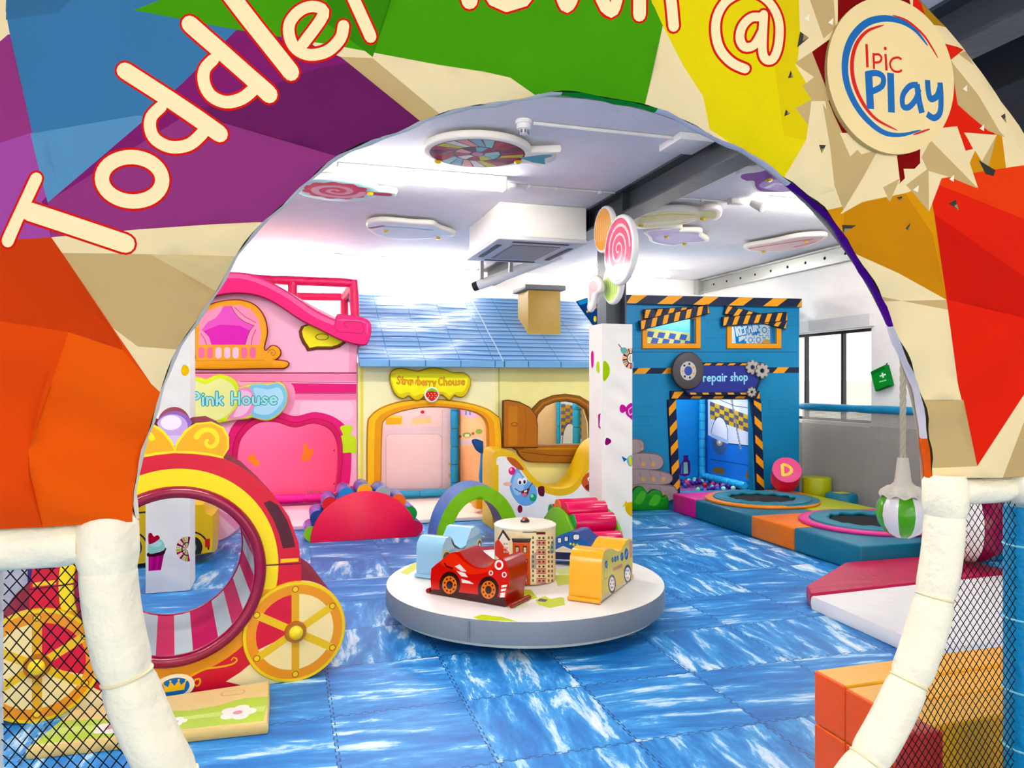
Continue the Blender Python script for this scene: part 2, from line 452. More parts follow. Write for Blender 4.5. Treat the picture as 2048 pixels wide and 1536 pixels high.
struct(mesh1('ceiling', lambda bm: box(bm, XL-.1, XR+.1, YF, YB+.1, CEIL, CEIL+.1), M('#e4e2e6', 'wall')))
struct(mesh1('wall_back', lambda bm: box(bm, XL-.1, XR+.1, YB, YB+.12, 0, CEIL), M(WH, 'wall')))
struct(mesh1('wall_left', lambda bm: box(bm, XL-.12, XL, YF, YB, 0, CEIL), M(WH, 'wall')))
# right wall: a tall section with a recessed strip window, then a nearer grey concrete pier
WY0, WY1, WZ0, WZ1 = 7.03, 9.3, 1.04, 2.15
def wr(bm):
    x0, x1 = XR, XR+.22
    box(bm, x0, x1, YF, WY0, 0, CEIL); box(bm, x0, x1, WY1, YB, 0, CEIL)
    box(bm, x0, x1, WY0, WY1, 0, WZ0-.0); box(bm, x0, x1, WY0, WY1, WZ1, CEIL)
struct(mesh1('wall_right', wr, M(WH, 'wall')))
def wf_(bm):
    x0, x1 = XR+.10, XR+.15; t = .035
    box(bm, x0, x1, WY0+.002, WY1-.002, WZ0+.002, WZ0+t); box(bm, x0, x1, WY0+.002, WY1-.002, WZ1-t, WZ1-.002)
    for y in (WY0+.02, 7.62, 8.3, WY1-.02): box(bm, x0, x1, y-.018, y+.018, WZ0+t, WZ1-t)
wo = struct(mesh1('window_1', wf_, M('#14171b', 'vinyl')))
gl = bpy.data.materials.new('window_glass'); gl.use_nodes = True; nt = gl.node_tree; nt.nodes.clear()
o_ = nt.nodes.new('ShaderNodeOutputMaterial'); g1 = nt.nodes.new('ShaderNodeBsdfTransparent'); g2 = nt.nodes.new('ShaderNodeBsdfGlossy'); g2.inputs['Roughness'].default_value = .03
mxx = nt.nodes.new('ShaderNodeMixShader'); mxx.inputs[0].default_value = .06
nt.links.new(g1.outputs[0], mxx.inputs[1]); nt.links.new(g2.outputs[0], mxx.inputs[2]); nt.links.new(mxx.outputs[0], o_.inputs[0])
mesh1('glass_pane', lambda bm: box(bm, XR+.12, XR+.126, WY0+.01, WY1-.01, WZ0+.03, WZ1-.03), gl, wo)
# pale roofs of the neighbouring building seen low through the window
tag(mesh1('neighbouring_building', lambda bm: [box(bm, 16, 20, 4, 17, -3, 1.02), box(bm, 15, 18, 17.5, 26, -3, 1.6)], M('#b9bdb8', 'wall')),
    'pale grey neighbouring building seen low through the strip window', 'building')
# deep white lintel ledge above the window
struct(mesh1('trim_1', lambda bm: box(bm, XR-.07, XR, 6.98, YB, 2.16, 2.3), M('#d9d8d6', 'wall')))
struct(mesh1('trim_2', lambda bm: box(bm, XR-.05, XR, YF+.01, 7.0, .005, 1.02), M('#a3a19c', 'wall')))
struct(mesh1('trim_3', lambda bm: box(bm, XR-.05, XR-.001, 7.0, YB-.01, .005, 1.0), M('#a3a19c', 'wall')))
# galvanised C-channel along the top of the right wall
def chan(bm):
    x1 = XR-.001; z0, z1 = CEIL-.225, CEIL-.03
    box(bm, x1-.02, x1, -1, 10.75, z0, z1); box(bm, x1-.08, x1-.02, -1, 10.75, z0, z0+.012); box(bm, x1-.08, x1-.02, -1, 10.75, z1-.012, z1)
    box(bm, x1-.1, x1, 10.62, 10.75, z0-.01, z1+.02)
ob = mesh1('steel_channel', lambda bm: chan(bm), [M('#a9aca8', 'metal')])
tag(ob, 'galvanised steel channel running along the top of the right wall', 'beam')
def holes(bm):
    y = 10.3
    while y > 2.4: cyl(bm, (XR-.026, y, CEIL-.125), (XR-.022, y, CEIL-.125), .017); y -= .36
y = 10.3; hole0 = None
while y > 4.5:
    if hole0 is None: hole0 = mesh1('bolt_hole', lambda bm: cyl(bm, (XR-.026, y, CEIL-.125), (XR-.022, y, CEIL-.125), .017, n=14), M('#141414', 'matte'), ob); hy0 = y
    else: h2 = hole0.copy(); SC.collection.objects.link(h2); h2.parent = ob; h2.location = (0, y-hy0, 0)
    y -= .36
# dark steel I-beam along the ceiling with its column
BX = 2.85
be = thing('steel_beam', (BX, 4, 2.96), 'dark grey steel I-beam running under the white ceiling above the lollipops', 'beam')
def ib(bm):
    z0 = 2.96
    box(bm, BX-.1, BX+.1, -3.9, 10.75, z0, z0+.018); box(bm, BX-.1, BX+.1, -3.9, 10.75, CEIL-.02, CEIL-.002); box(bm, BX-.008, BX+.008, -3.9, 10.75, z0+.018, CEIL-.02)
mesh1('i_section', ib, M('#3d4248', 'vinyl'), be)
mesh1('splice_plate', lambda bm: box(bm, BX-.07, BX-.009, 5.95, 5.975, 2.979, CEIL-.021), M('#33373c', 'vinyl'), be)
struct(mesh1('trim_4', lambda bm: box(bm, 3.3, XR-.101, 2.3, 3.3, 2.93, CEIL-.001), M('#2a2b2e', 'wall')))
struct(mesh1('trim_5', lambda bm: box(bm, 3.3, XR-.101, 3.3, 3.62, 2.9, CEIL-.001), M('#7a5a66', 'wall')))
# steel columns inside the padded pillars
def ccol(x, y, z1, lab):
    def f(bm):
        box(bm, x-.1, x+.1, y-.1, y-.085, 0, z1); box(bm, x-.1, x+.1, y+.085, y+.1, 0, z1); box(bm, x-.006, x+.006, y-.085, y+.085, 0, z1)
    r = mesh1('steel_column', f, M('#50565c', 'vinyl')); tag(r, lab, 'column'); r.rotation_euler = (0, 0, pi/2); return r
ccol(BX, 6.33, 2.955, 'dark steel column rising out of the white pillar pad up to the ceiling beam')

# ================================================================== CEILING FITTINGS
EM = emis('tube_light_glow', (1, .965, .915), LIGHT)
def strip_light(x0, x1, y, lab):
    t = thing('strip_light', ((x0+x1)/2, y, CEIL), lab, 'ceiling light', 'fluorescent strip lights on the ceiling')
    mesh1('housing', lambda bm: box(bm, x0, x1, y-.06, y+.06, CEIL-.035, CEIL-.001, .005), M('#e9e6df', 'vinyl'), t)
    mesh1('diffuser', lambda bm: box(bm, x0+.012, x1-.012, y-.05, y+.05, CEIL-.105, CEIL-.036, .02), EM, t)
    mesh1('end_cap', lambda bm: box(bm, x1-.011, x1+.004, y-.054, y+.054, CEIL-.108, CEIL-.0355, .004), M('#e0d9c6', 'vinyl'), t)
SL = ['bright strip light on the ceiling just behind the arch, nearest the big round candy', 'bright strip light right of the steel beam beside the purple candy',
      'far strip light above the pink house', 'far strip light above the blue roof', 'far strip light above the blue repair shop',
      'strip light over the left pillar', 'strip light in the far left ceiling corner', 'strip light above the carriage', 'strip light above the left net',
      'strip light over the punch ball', 'unseen strip light added behind the entrance to light the arch cloth, left', 'unseen strip light added behind the entrance to light the arch cloth, right']
for (a, b, c), l in zip(STRIPS, SL): strip_light(a, b, c, l)
def conduit(y, x0, x1, r, lab, clips=()):
    t = thing('conduit', ((x0+x1)/2, y, CEIL-r), lab, 'conduit')
    mesh1('pipe', lambda bm: cyl(bm, (x0, y, CEIL-r-.002), (x1, y, CEIL-r-.002), r, n=10), M('#dedbd6'), t)
    for x in clips: mesh1('clip', lambda bm: box(bm, x-.012, x+.012, y-.016, y+.016, CEIL-.03, CEIL-.001, .003), M('#dedbd6'), t)
conduit(4.55, 1.5, 2.6, .013, 'white conduit on the ceiling leading from the smoke alarm to the beam')
mesh_b = tag(mesh1('junction_box', lambda bm: box(bm, 2.5, 2.76, 4.45, 4.75, CEIL-.05, CEIL-.001, .006), M('#e9e6e2')), 'white junction box on the ceiling against the steel beam', 'junction box')
conduit(6.02, 1.83, 2.74, .008, 'thin conduit on the ceiling left of the steel beam', (1.95, 2.2, 2.6))
conduit(6.02, 2.96, 4.02, .008, 'thin conduit on the ceiling right of the steel beam', (3.3, 3.6))
def alarm(x, y, r, lab):
    t = thing('smoke_alarm', (x, y, CEIL), lab, 'smoke alarm')
    mesh1('base', lambda bm: cyl(bm, (x, y, CEIL-.03), (x, y, CEIL-.001), r, bev=.006), M('#e8e5e2'), t)
    def f(bm):
        lathe(bm, (x, y, CEIL-.03), [(r*.8, 0), (r*.85, -.02), (r*.8, -.03), (r*.55, -.035), (r*.5, -.06), (0, -.065)], 20)
    mesh1('sensor', f, M('#e8e5e2'), t)
    def g(bm):
        for k in range(8):
            a = k*pi/4; box(bm, x+r*.53*cos(a)-.006, x+r*.53*cos(a)+.006, y+r*.53*sin(a)-.006, y+r*.53*sin(a)+.006, CEIL-.088, CEIL-.068)
    mesh1('vent_slots', g, M('#77757a'), t)
alarm(1.44, 4.55, .055, 'round white smoke alarm on the ceiling near the arch')
mesh1('x', lambda bm: box(bm, 1.74, 1.83, 5.98, 6.06, CEIL-.04, CEIL-.001, .01), M('#e8e5e2')).name = 'conduit_box'
tag(bpy.data.objects['conduit_box'], 'small white conduit box beside the nearest ceiling strip light', 'junction box')
sl_ = thing('spot_lamp', (4.0, 5.72, CEIL), 'small white spot lamp on the ceiling beside the purple candy', 'spot lamp')
mesh1('bracket', lambda bm: box(bm, 3.83, 3.98, 5.9, 5.98, CEIL-.05, CEIL-.001, .01), M('#dcd8d0'), sl_)
mesh1('lamp_head', lambda bm: cyl(bm, (4.0, 5.84, CEIL-.05), (4.05, 5.74, CEIL-.11), .035, .05, bev=.004), M('#dcd8d0'), sl_)
# boxed-in ceiling air conditioner
ax0, ax1, ay0, ay1, az = 1.87, 2.73, 6.64, 7.85, 2.87
ac = thing('air_conditioner', ((ax0+ax1)/2, (ay0+ay1)/2, az), 'white boxed ceiling air conditioner with grey louvred grille, left of the beam', 'air conditioner')
mesh1('casing', lambda bm: box(bm, ax0, ax1, ay0, ay1, az, CEIL-.001, .01), M('#f0ece4'), ac)
mesh1('fascia', lambda bm: box(bm, ax0-.02, ax1+.005, ay0-.02, ay1+.02, az-.04, az-.0005, .012), M('#cfcdd2'), ac)
mesh1('grille', lambda bm: [box(bm, ax0+.2, ax1-.2, ay0+.22+i*.032, ay0+.236+i*.032, az-.052, az-.0405) for i in range(24)], M('#b9b6bc'), ac)
mesh1('grille_recess', lambda bm: box(bm, ax0+.19, ax1-.19, ay0+.21, ay0+1.0, az-.046, az-.0405), M('#77747a'), ac)
for (a, b, c, d_) in ((ax0+.15, ax1-.15, ay0+.06, ay0+.1), (ax0+.04, ax0+.09, ay0+.25, ay1-.25), (ax1-.09, ax1-.04, ay0+.25, ay1-.25), (ax0+.15, ax1-.15, ay1-.1, ay1-.06)):
    mesh1('louvre', lambda bm: box(bm, a, b, c, d_, az-.046, az-.0405), M('#2d2b30'), ac)
# long air-curtain box behind it
tr = thing('air_curtain', (2.0, 8.4, 2.6), 'long white wall fan box with a black end, high up behind the air conditioner', 'fan heater')
P0, P1 = onY(958, 570, 8.6), onY(1122, 508, 7.95)
def acb(bm):
    tube(bm, [P0, P1], .06, 16)
mesh1('casing', acb, M('#e6e4e0'), tr)
mesh1('motor_end', lambda bm: tube(bm, [P0+(P0-P1).normalized()*.07, P0+(P0-P1).normalized()*.001], .055, 16), M('#22221f'), tr)
mesh1('bracket', lambda bm: [box(bm, 2.42, 2.46, 8.18, 8.22, 2.78, CEIL-.001), box(bm, 2.14, 2.18, 8.42, 8.46, 2.72, CEIL-.001)], M('#8a8a88'), tr)
# foam candies under the ceiling, each traced on the ceiling plane
ZC = 3.1
CF = FZ(ZC)
def ccandy(name, lab, layers, buttons=(), th=.05, side='#efe9dd'):
    t = thing(name, (*[sum(p[i] for p in layers[0][1])/len(layers[0][1]) for i in (0, 1)], ZC), lab, 'ceiling decoration', 'foam sweets fixed under the ceiling')
    panel('candy_board', CF, layers, t, thick=th, kind='print', side=side)
    for (a, b) in buttons:
        mesh1('button', lambda bm: ball(bm, (a, b, ZC-.005), .028, 12, (1, 1, .6)), M('#d9b21a', 'gloss'), t)
        mesh1('strut', lambda bm: cyl(bm, (a, b, ZC+.051), (a, b, CEIL-.001), .01, n=8), M('#efe9dd'), t)
random.seed(11)
def wheelcandy(cx, cy, rx, ry, tail):
    L = [('#efe9dd', tail), ]
    L += [('#7d1f33', ell(cx, cy, rx, ry, 40))]
    cols = ['#9c2f4a', '#8fc7c4', '#e3a7a0', '#c9c45a', '#5b2a4a', '#b24a5a', '#7fb0bd', '#dcd9d2', '#a23b55']
    for k in range(22):
        a0, a1 = 2*pi*k/22+.02, 2*pi*(k+1)/22-.02
        q = [(cx+rx*f*cos(a+(.25 if f < .6 else 0)), cy+ry*f*sin(a+(.25 if f < .6 else 0))) for f, a in ((.52, a0), (.97, a0), (.97, a1), (.52, a1))]
        L.append((cols[(k*4) % 9], q))
    L += [('#3f2a3c', ell(cx, cy, rx*.52, ry*.52, 30))]
    for k in range(10):
        a0, a1 = 2*pi*k/10, 2*pi*(k+.9)/10
        L.append((cols[(k*2+1) % 9], [(cx, cy), (cx+rx*.47*cos(a0), cy+ry*.47*sin(a0)), (cx+rx*.47*cos((a0+a1)/2), cy+ry*.47*sin((a0+a1)/2)), (cx+rx*.47*cos(a1), cy+ry*.47*sin(a1))]))
    L += [('#3f2a3c', ell(cx, cy, rx*.17, ry*.17, 20)), ('#c98fb0', ell(cx, cy, rx*.12, ry*.12, 20))]
    return L
c1 = CF.px(955, 308); e1 = CF.px(858, 305); e2 = CF.px(1052, 312); tA = CF.px(1117, 314)
rx = (e2[0]-e1[0])/2
L = wheelcandy(c1[0], c1[1], rx, rx*.95, [])
o0 = [(c1[0]+(rx+.035)*cos(a), c1[1]+(rx*.95+.035)*sin(a)) for a in [radians(20+k*10) for k in range(33)]]
tl = [(c1[0]+rx+.09, c1[1]-.16), (c1[0]+rx+.2, c1[1]-.2), (tA[0]-.06, c1[1]-.12), (tA[0], c1[1]-.02), (tA[0]-.03, c1[1]+.1), (c1[0]+rx+.18, c1[1]+.17), (c1[0]+rx+.08, c1[1]+.12)]
L[0] = ('#efe9dd', o0+tl)
L += [('#5fa6b4', [(c1[0]+rx-.03, c1[1]), (c1[0]+rx+.1, c1[1]-.11), (c1[0]+rx+.2, c1[1]-.15), (tA[0]-.08, c1[1]-.03), (c1[0]+rx+.2, c1[1]+.1), (c1[0]+rx+.1, c1[1]+.08)])]
ccandy('ceiling_candy', 'big round ceiling sweet with coloured mosaic wedges and a blue wrapper tail', L, [CF.px(876, 322), CF.px(1036, 322)])
def cblob(lab, out, base, inner=(), buttons=(), scale=.9, side='#efe9dd'):
    P = sm(CF.P(out), 5); cx = sum(p[0] for p in P)/len(P); cy = sum(p[1] for p in P)/len(P)
    Q = [(cx+(a-cx)*scale, cy+(b-cy)*scale) for a, b in P]
    ccandy('ceiling_candy', lab, [('#f2ede4', P), (base, Q)]+list(inner), [CF.px(*b) for b in buttons], side=side)
pc = CF.px(672, 382); pe = CF.px(748, 386); pr = pe[0]-pc[0]
spir = [(pc[0]+pr*.72*(1-k/46)*cos(k*.28), pc[1]+pr*.72*(1-k/46)*sin(k*.28)) for k in range(44)]
th_ = [(pc[0]+(pr+.04)*cos(a), pc[1]+(pr+.04)*sin(a)) for a in [radians(12+8*k) for k in range(43)]]
e_ = CF.px(790, 392)
ccandy('ceiling_candy', 'round pink lollipop sweet with a white swirl on the ceiling, left of the air conditioner',
       [('#bfe3dc', th_+[(e_[0]-.1, pc[1]-.1), (e_[0], pc[1]-.05), (e_[0], pc[1]+.06), (e_[0]-.1, pc[1]+.08)]), ('#e0506f', [(pc[0]+pr*(.86+.05*cos(11*a))*cos(a), pc[1]+pr*(.86+.05*cos(11*a))*sin(a)) for a in [2*pi*k/88 for k in range(88)]]),
        lay('#f4b8c2', stroke(spir, .075, w1=.03)), ('#d9586a', rrect(e_[0]-.25, pc[1]-.05, e_[0]-.03, pc[1]+.05, .03))], [(pc[0]+pr*.9, pc[1]-.02)])
cblob('small white ceiling sweet with teal and maroon trim, above the blue roof', [(735, 450), (765, 443), (830, 448), (865, 450), (880, 458), (908, 468), (905, 472), (880, 472), (860, 477), (790, 478), (748, 468)], '#e9eef0',
      [lay('#7fb6b8', stroke(CF.P([(770, 453), (820, 456), (862, 460)]), .05)), lay('#8d2743', stroke(CF.P([(742, 456), (765, 452)]), .06))], [(772, 461), (876, 475)], .93)
cblob('long pale yellow wrapped sweet on the ceiling right of the beam', [(1258, 450), (1262, 440), (1300, 424), (1360, 420), (1398, 424), (1412, 418), (1438, 420), (1441, 432), (1432, 440), (1412, 439), (1395, 440), (1360, 450), (1300, 457), (1275, 457)], '#d5cd8e',
      [lay('#b9a64c', stroke(CF.P([(1285, 434), (1340, 428), (1385, 430)]), .05)), lay('#eee9c8', stroke(CF.P([(1290, 448), (1350, 444), (1390, 438)]), .12))], [(1282, 450), (1406, 437)], .9)
cblob('lilac wrapped sweet on the ceiling, just past the yellow one', [(1290, 468), (1293, 462), (1330, 458), (1362, 457), (1360, 463), (1400, 464), (1402, 472), (1414, 480), (1412, 484), (1372, 487), (1345, 492), (1305, 485), (1298, 475)], '#b7a3d1',
      [('#c9bade', sm(CF.P([(1310, 478), (1340, 466), (1385, 468), (1395, 476), (1350, 486)]), 4))], [(1333, 473), (1369, 487)], .9)
cblob('flat pale pink sweet on the ceiling nearest the steel channel', [(1491, 495), (1540, 486), (1600, 474), (1650, 472), (1645, 480), (1600, 497), (1540, 504), (1500, 502)], '#e9c9c6',
      [lay('#c0476a', stroke(CF.P([(1500, 497), (1550, 489), (1625, 478)]), .035)), lay('#d98a9b', stroke(CF.P([(1590, 494), (1630, 484)]), .05))], [(1527, 502), (1612, 483)], .92)
cblob('purple and white swirled sweet on the ceiling partly behind the arch', [(1476, 355), (1480, 347), (1510, 343), (1540, 337), (1570, 338), (1600, 350), (1620, 365), (1600, 382), (1560, 386), (1520, 384), (1508, 374), (1505, 362), (1490, 362)], '#8a4ba0',
      [('#c3a5d2', sm(CF.P([(1520, 375), (1530, 362), (1570, 360), (1600, 368), (1570, 382)]), 4)), lay('#efe6f4', stroke(CF.P([(1535, 375), (1550, 367), (1580, 370)]), .05))], [(1538, 358)], .9)
# ================================================================== ENTRANCE ARCH (in the foreground)
YA = 1.75; AX, AZ, AR, AO = .427*YA, HC-.19*YA, .602*YA, 1.012*YA
AF = FY(YA)
CR, TA, OR, OR2, RD = '#e8d3a8', '#bfa579', '#d8440c', '#e0510f', '#d8200c'
PU, PU2, PU3, BL, BL2, GR, GR2, YE, OC, DR = '#7a3462', '#8c4672', '#642c52', '#4c7494', '#648ca8', '#4c902c', '#3c7c24', '#e0c806', '#d08a10', '#7a0a0a'
AP = FY(YA-.038)      # mean depth of the padded cloth
ap = lambda c, pts: (c, AP.P(pts))
zb = AZ+.0
def annulus():
    # band between two circles, cut off level at the padded rails (left a little lower than right)
    zl = onY(120, 1045, YA).z; zr = onY(1950, 952, YA).z; o = []
    def ang(r, z): return math.asin(max(-1, min(1, (z-AZ)/r)))
    a0 = ang(AR, zr-.0); a1 = pi-ang(AR, zl-.0)
    wob = lambda a: 1+.006*sin(9*a)+.004*sin(23*a+1)
    inner = [(AX+AR*wob(a)*cos(a), AZ+AR*wob(a)*sin(a)) for a in [a0+(a1-a0)*k/110 for k in range(111)]]
    b0 = ang(AO, zr); b1 = pi-ang(AO, zl)
    outer = [(AX+AO*wob(a*1.3)*cos(a), AZ+AO*wob(a*1.3)*sin(a)) for a in [b1+(b0-b1)*k/110 for k in range(111)]]
    return inner+outer, inner, outer
base, innerC, outerC = annulus()
B = [(CR, base)]
B += [ap(PU2, [(-400, -100), (0, 88), (18, 72), (60, 72), (90, 262), (-20, 297), (-400, 330)]), ap('#9c5690', [(-400, 330), (-20, 297), (90, 262), (130, 408), (110, 478), (-20, 486), (-400, 520)]),
      ap(PU, [(90, 408), (330, 175), (440, 45), (560, 60), (640, 105), (680, 118), (745, 160), (850, 226), (860, 240), (760, 300), (640, 420), (548, 437), (420, 448), (270, 460), (108, 478)]),
      ap(PU2, [(102, 408), (380, 232), (700, 310), (640, 420), (548, 437), (270, 460), (108, 478)]),
      ap(PU3, [(380, 232), (640, 140), (700, 128), (850, 226), (860, 240), (700, 312)]),
      ap(BL, [(7, -60), (330, -60), (345, 0), (270, 28), (475, 64), (365, 175), (102, 410), (10, 20)]),
      ap(BL2, [(65, 272), (280, 237), (300, 240), (102, 410)]), ap('#456a86', [(7, -60), (200, -60), (120, 30), (12, 40)]),
      ap(TA, [(680, 118), (745, 118), (888, 220), (850, 232)]),
      ap(GR, [(270, 28), (345, 0), (345, -90), (1280, -90), (1300, 10), (1324, 48), (1299, 215), (1180, 200), (1104, 190), (1024, 150), (880, 128), (750, 108), (620, 90), (475, 65)]),
      ap(GR2, [(650, -90), (810, -90), (745, 116), (655, 55)]),
      ap(YE, [(1280, -90), (1590, -90), (1588, 0), (1594, 100), (1594, 130), (1626, 190), (1621, 235), (1612, 280), (1584, 350), (1544, 330), (1494, 288), (1434, 250), (1409, 190), (1369, 130), (1324, 55), (1296, 0)]),
      ap('#d9bd00', [(1500, -90), (1590, -90), (1594, 130), (1626, 190), (1612, 280), (1570, 270), (1540, 120)]),
      # lower left
      ap(OR, [(-400, 520), (-20, 486), (108, 478), (300, 768), (333, 803), (310, 900), (275, 1060), (-400, 1090)]),
      ap('#c23a10', [(-400, 520), (-20, 486), (108, 478), (245, 690), (245, 700), (140, 665), (0, 643), (-400, 600)]),
      ap('#e2571a', [(140, 665), (245, 700), (300, 768), (333, 803), (310, 900), (275, 1060), (90, 1060), (60, 900)]),
      ap(TA, [(128, 508), (505, 508), (420, 640), (385, 700), (275, 693), (225, 655)]), ap('#cdb88c', [(300, 508), (505, 508), (450, 590)]),
      # right side
      ap(OC, [(1650, 420), (1740, 400), (1805, 388), (1850, 372), (1870, 440), (1890, 600), (1800, 545), (1705, 490)]),
      ap('#c07c12', [(1705, 490), (1700, 410), (1805, 388), (1860, 470), (1890, 600), (1800, 545)]),
      ap('#c98410', [(1925, 340), (1978, 240), (2004, 260), (2010, 345), (1930, 372)]), ap('#a5780f', [(1820, -90), (1900, -90), (1925, 45), (1870, 45), (1840, 0)]),
      ap(RD, [(1845, 365), (1930, 350), (2048, 330), (2400, 300), (2400, 600), (2048, 770), (1951, 932), (1915, 770), (1890, 600), (1860, 430)]),
      ap('#e23a14', [(1845, 365), (2048, 330), (2400, 300), (2400, 560), (2048, 440)]), ap('#c4180c', [(1860, 430), (2048, 560), (2048, 640), (1893, 600)]),
      ap(TA, [(1745, 600), (1890, 600), (1893, 620), (1780, 590)]), ap(TA, [(1840, 800), (1925, 800), (1951, 932), (1870, 940), (1850, 880)]),
      ap(TA, [(2048, 800), (2400, 700), (2400, 960), (1990, 960)]),
      # starburst behind the badge
      ap(DR, [(1665, -60), (1830, -60), (1830, 330), (1793, 370), (1785, 300), (1705, 270), (1678, 268), (1640, 180), (1617, 107), (1668, 65)]),
      ap(RD, [(1850, -60), (1862, 40), (1885, 82), (1950, 92), (1905, 118), (1990, 270), (1925, 270), (1940, 300), (1900, 310), (1855, 260), (1800, 150)]),
      ap(CR, [(1594, 60), (1592, -60), (1672, -60), (1667, 72), (1617, 108), (1588, 130)]), ap(TA, [(1612, 0), (1660, 0), (1664, 60), (1640, 82)]),
      ap(TA, [(1583, 130), (1617, 108), (1655, 200), (1645, 215), (1598, 175), (1622, 160)]), ap(CR, [(1583, 132), (1622, 158), (1607, 170)]),
      ap(TA, [(1600, 175), (1625, 155), (1680, 268), (1655, 300), (1622, 262), (1588, 218), (1618, 202)]), ap(CR, [(1618, 205), (1645, 205), (1675, 380), (1590, 400), (1586, 350), (1612, 280)]),
      ap(TA, [(1640, 210), (1680, 268), (1720, 310), (1755, 300), (1700, 420), (1672, 372)]), ap(CR, [(1675, 268), (1718, 268), (1712, 300), (1698, 314)]),
      ap(CR, [(1752, 300), (1785, 305), (1795, 365), (1778, 404), (1765, 380), (1694, 425)]), ap(TA, [(1765, 375), (1795, 358), (1778, 404)]),
      ap(CR, [(1840, 342), (1875, 350), (1850, 425), (1806, 372), (1800, 340)]), ap(TA, [(1806, 372), (1846, 340), (1850, 425)]),
      ap(CR, [(1852, 262), (1908, 255), (1947, 378), (1900, 352), (1848, 290)]), ap(TA, [(1832, 318), (1850, 285), (1947, 380), (1888, 358), (1845, 345)]),
      ap(CR, [(1922, 267), (1993, 270), (1958, 325)]), ap(TA, [(1958, 325), (1993, 270), (1970, 340)]), ap('#33312c', [(1951, 322), (1987, 342), (1982, 354), (1965, 350)]),
      ap(CR, [(1868, 48), (1928, 45), (1960, 80), (2050, 300), (2000, 262), (1950, 190), (1905, 118), (1942, 92), (1890, 80)]), ap(TA, [(1925, 104), (1958, 90), (1960, 125)]),
      ap(TA, [(1905, 120), (1960, 190), (2015, 275), (1975, 262), (1935, 230), (1912, 210)]), ap(CR, [(1960, 190), (2010, 262), (2020, 282), (2000, 262)]),
      ]
for t in ([(1587, 100), (1593, 68), (1611, 80)], [(1570, 160), (1575, 145), (1581, 158)], [(1568, 233), (1570, 220), (1579, 228)], [(1635, 291), (1648, 292), (1641, 308)],
          [(1700, 445), (1722, 448), (1704, 462)], [(1808, 458), (1816, 447), (1815, 462)], [(1887, 410), (1900, 402), (1907, 424)], [(2007, 230), (2020, 223), (2019, 244)], [(1790, 396), (1800, 394), (1799, 404)], [(1618, 378), (1622, 385), (1610, 386)]):
    B.append(ap('#3b372f', t))
    cx, cy = sum(p[0] for p in t)/3, sum(p[1] for p in t)/3
    B.append(ap('#8f8260', [t[2], (t[2][0]*.4+t[1][0]*.6, t[2][1]*.4+t[1][1]*.6), (cx*.4+t[0][0]*.3+t[2][0]*.3, cy*.4+t[0][1]*.3+t[2][1]*.3)]))
for x, y in ((1608, 42), (1655, 50), (1932, 178), (1963, 258), (1893, 362), (1825, 382)): B.append(ap('#f2e7cc', [(x-6, y), (x+4, y-9), (x+3, y+5)]))
# the lettering: red outline below, cream fill on top (curved word over the arch)
def half(pts): return [(x/2, y/2) for x, y in pts]
def hr(pts): return [(1024+x/2, y/2) for x, y in pts]
letters = [([(79, 362), (22, 486)], 24), ([(66, 428), (252, 488)], 37), ([(252, 146), (440, 270)], 33),
           (half([(650, 440), (612, 480), (608, 530), (632, 572), (690, 597), (760, 585), (812, 540)]), 24), (half([(762, 108), (1078, 385)]), 33),
           (half([(856, 250), (822, 290), (820, 345), (848, 395), (905, 418), (970, 402), (1020, 362)]), 24), ([(440, -30), (582, 150)], 33),
           (half([(1212, 188), (1292, 72), (1262, 38), (1205, 50), (1160, 100), (1158, 160), (1185, 210), (1240, 232), (1310, 215), (1360, 165), (1372, 115)]), 23),
           ([(700, -10), (740, 78)], 24), ([(705, -5), (725, -40), (765, -50)], 24),
           ([(928, -70), (936, 8)], 33), ([(1010, 14), (1045, 4), (1072, -30)], 26), ([(960, -30), (985, 5), (1012, 14)], 26),
           ([(1095, -70), (1125, 8), (1140, 8), (1168, -60), (1208, 20), (1225, 20), (1240, -60)], 22), ([(1274, -60), (1275, 34)], 26), ([(1276, -20), (1300, -50), (1330, -30), (1345, 55)], 21),
           (hr([(925, 282), (870, 255), (825, 205), (805, 140), (808, 75), (840, 20), (900, -12), (965, -10), (1020, 30), (1052, 100), (1050, 190), (1030, 245), (1000, 245), (986, 200), (990, 70)]), 17),
           (hr([(982, 82), (940, 84), (906, 118), (898, 165), (918, 198), (955, 190), (984, 140)]), 17)]
LR = []; LC = []
oo = [(267+59*cos(a)+.0*sin(a), 362+43*sin(a)) for a in [2*pi*k/36 for k in range(36)]]
for pts, w in letters:
    if len(pts) > 3: pts = sm(pts, 4, False)
    LR += [ap('#cf1c10', q) for q in stroke(pts, w+9)]; LC += [ap('#f6e2b4', q) for q in stroke(pts, w)]
LR += [ap('#cf1c10', q) for q in stroke(oo, 37, closed=True)]; LC += [ap('#f6e2b4', q) for q in stroke(oo, 28, closed=True)]
B += LR+LC
def adisp(a, b):
    r = hypot(a-AX, b-AZ); k = max(0, min(1, (r-AR)/(AO-AR)))
    th = atan2(b-AZ, a-AX); puff = .055*(4*k*(1-k))**.6 if 0 < k < 1 else 0
    fold = .0
    if a < AX:       # long slanting folds in the lower left cloth
        s = (a*.55+b*.83); e = max(0, min(1, (1.9-b)*1.3)); fold += .034*e*sin(s*27+2*sin(a*5))*(.6+.4*sin(a*9+b*4)) + .004*sin(a*13-b*17+2*sin(b*4))
    else:
        e = max(0, min(1, (2.1-b)*1.2)); fold += .011*e*sin((a*.8-b*.5)*26+1.5*sin(b*6)) + .003*sin(a*15+b*9)
    fold += .006*sin(th*21)*max(0, 1-k*2.6) + .0045*sin(th*47+3*sin(th*6))*max(0, 1-k*4)
    return puff+fold
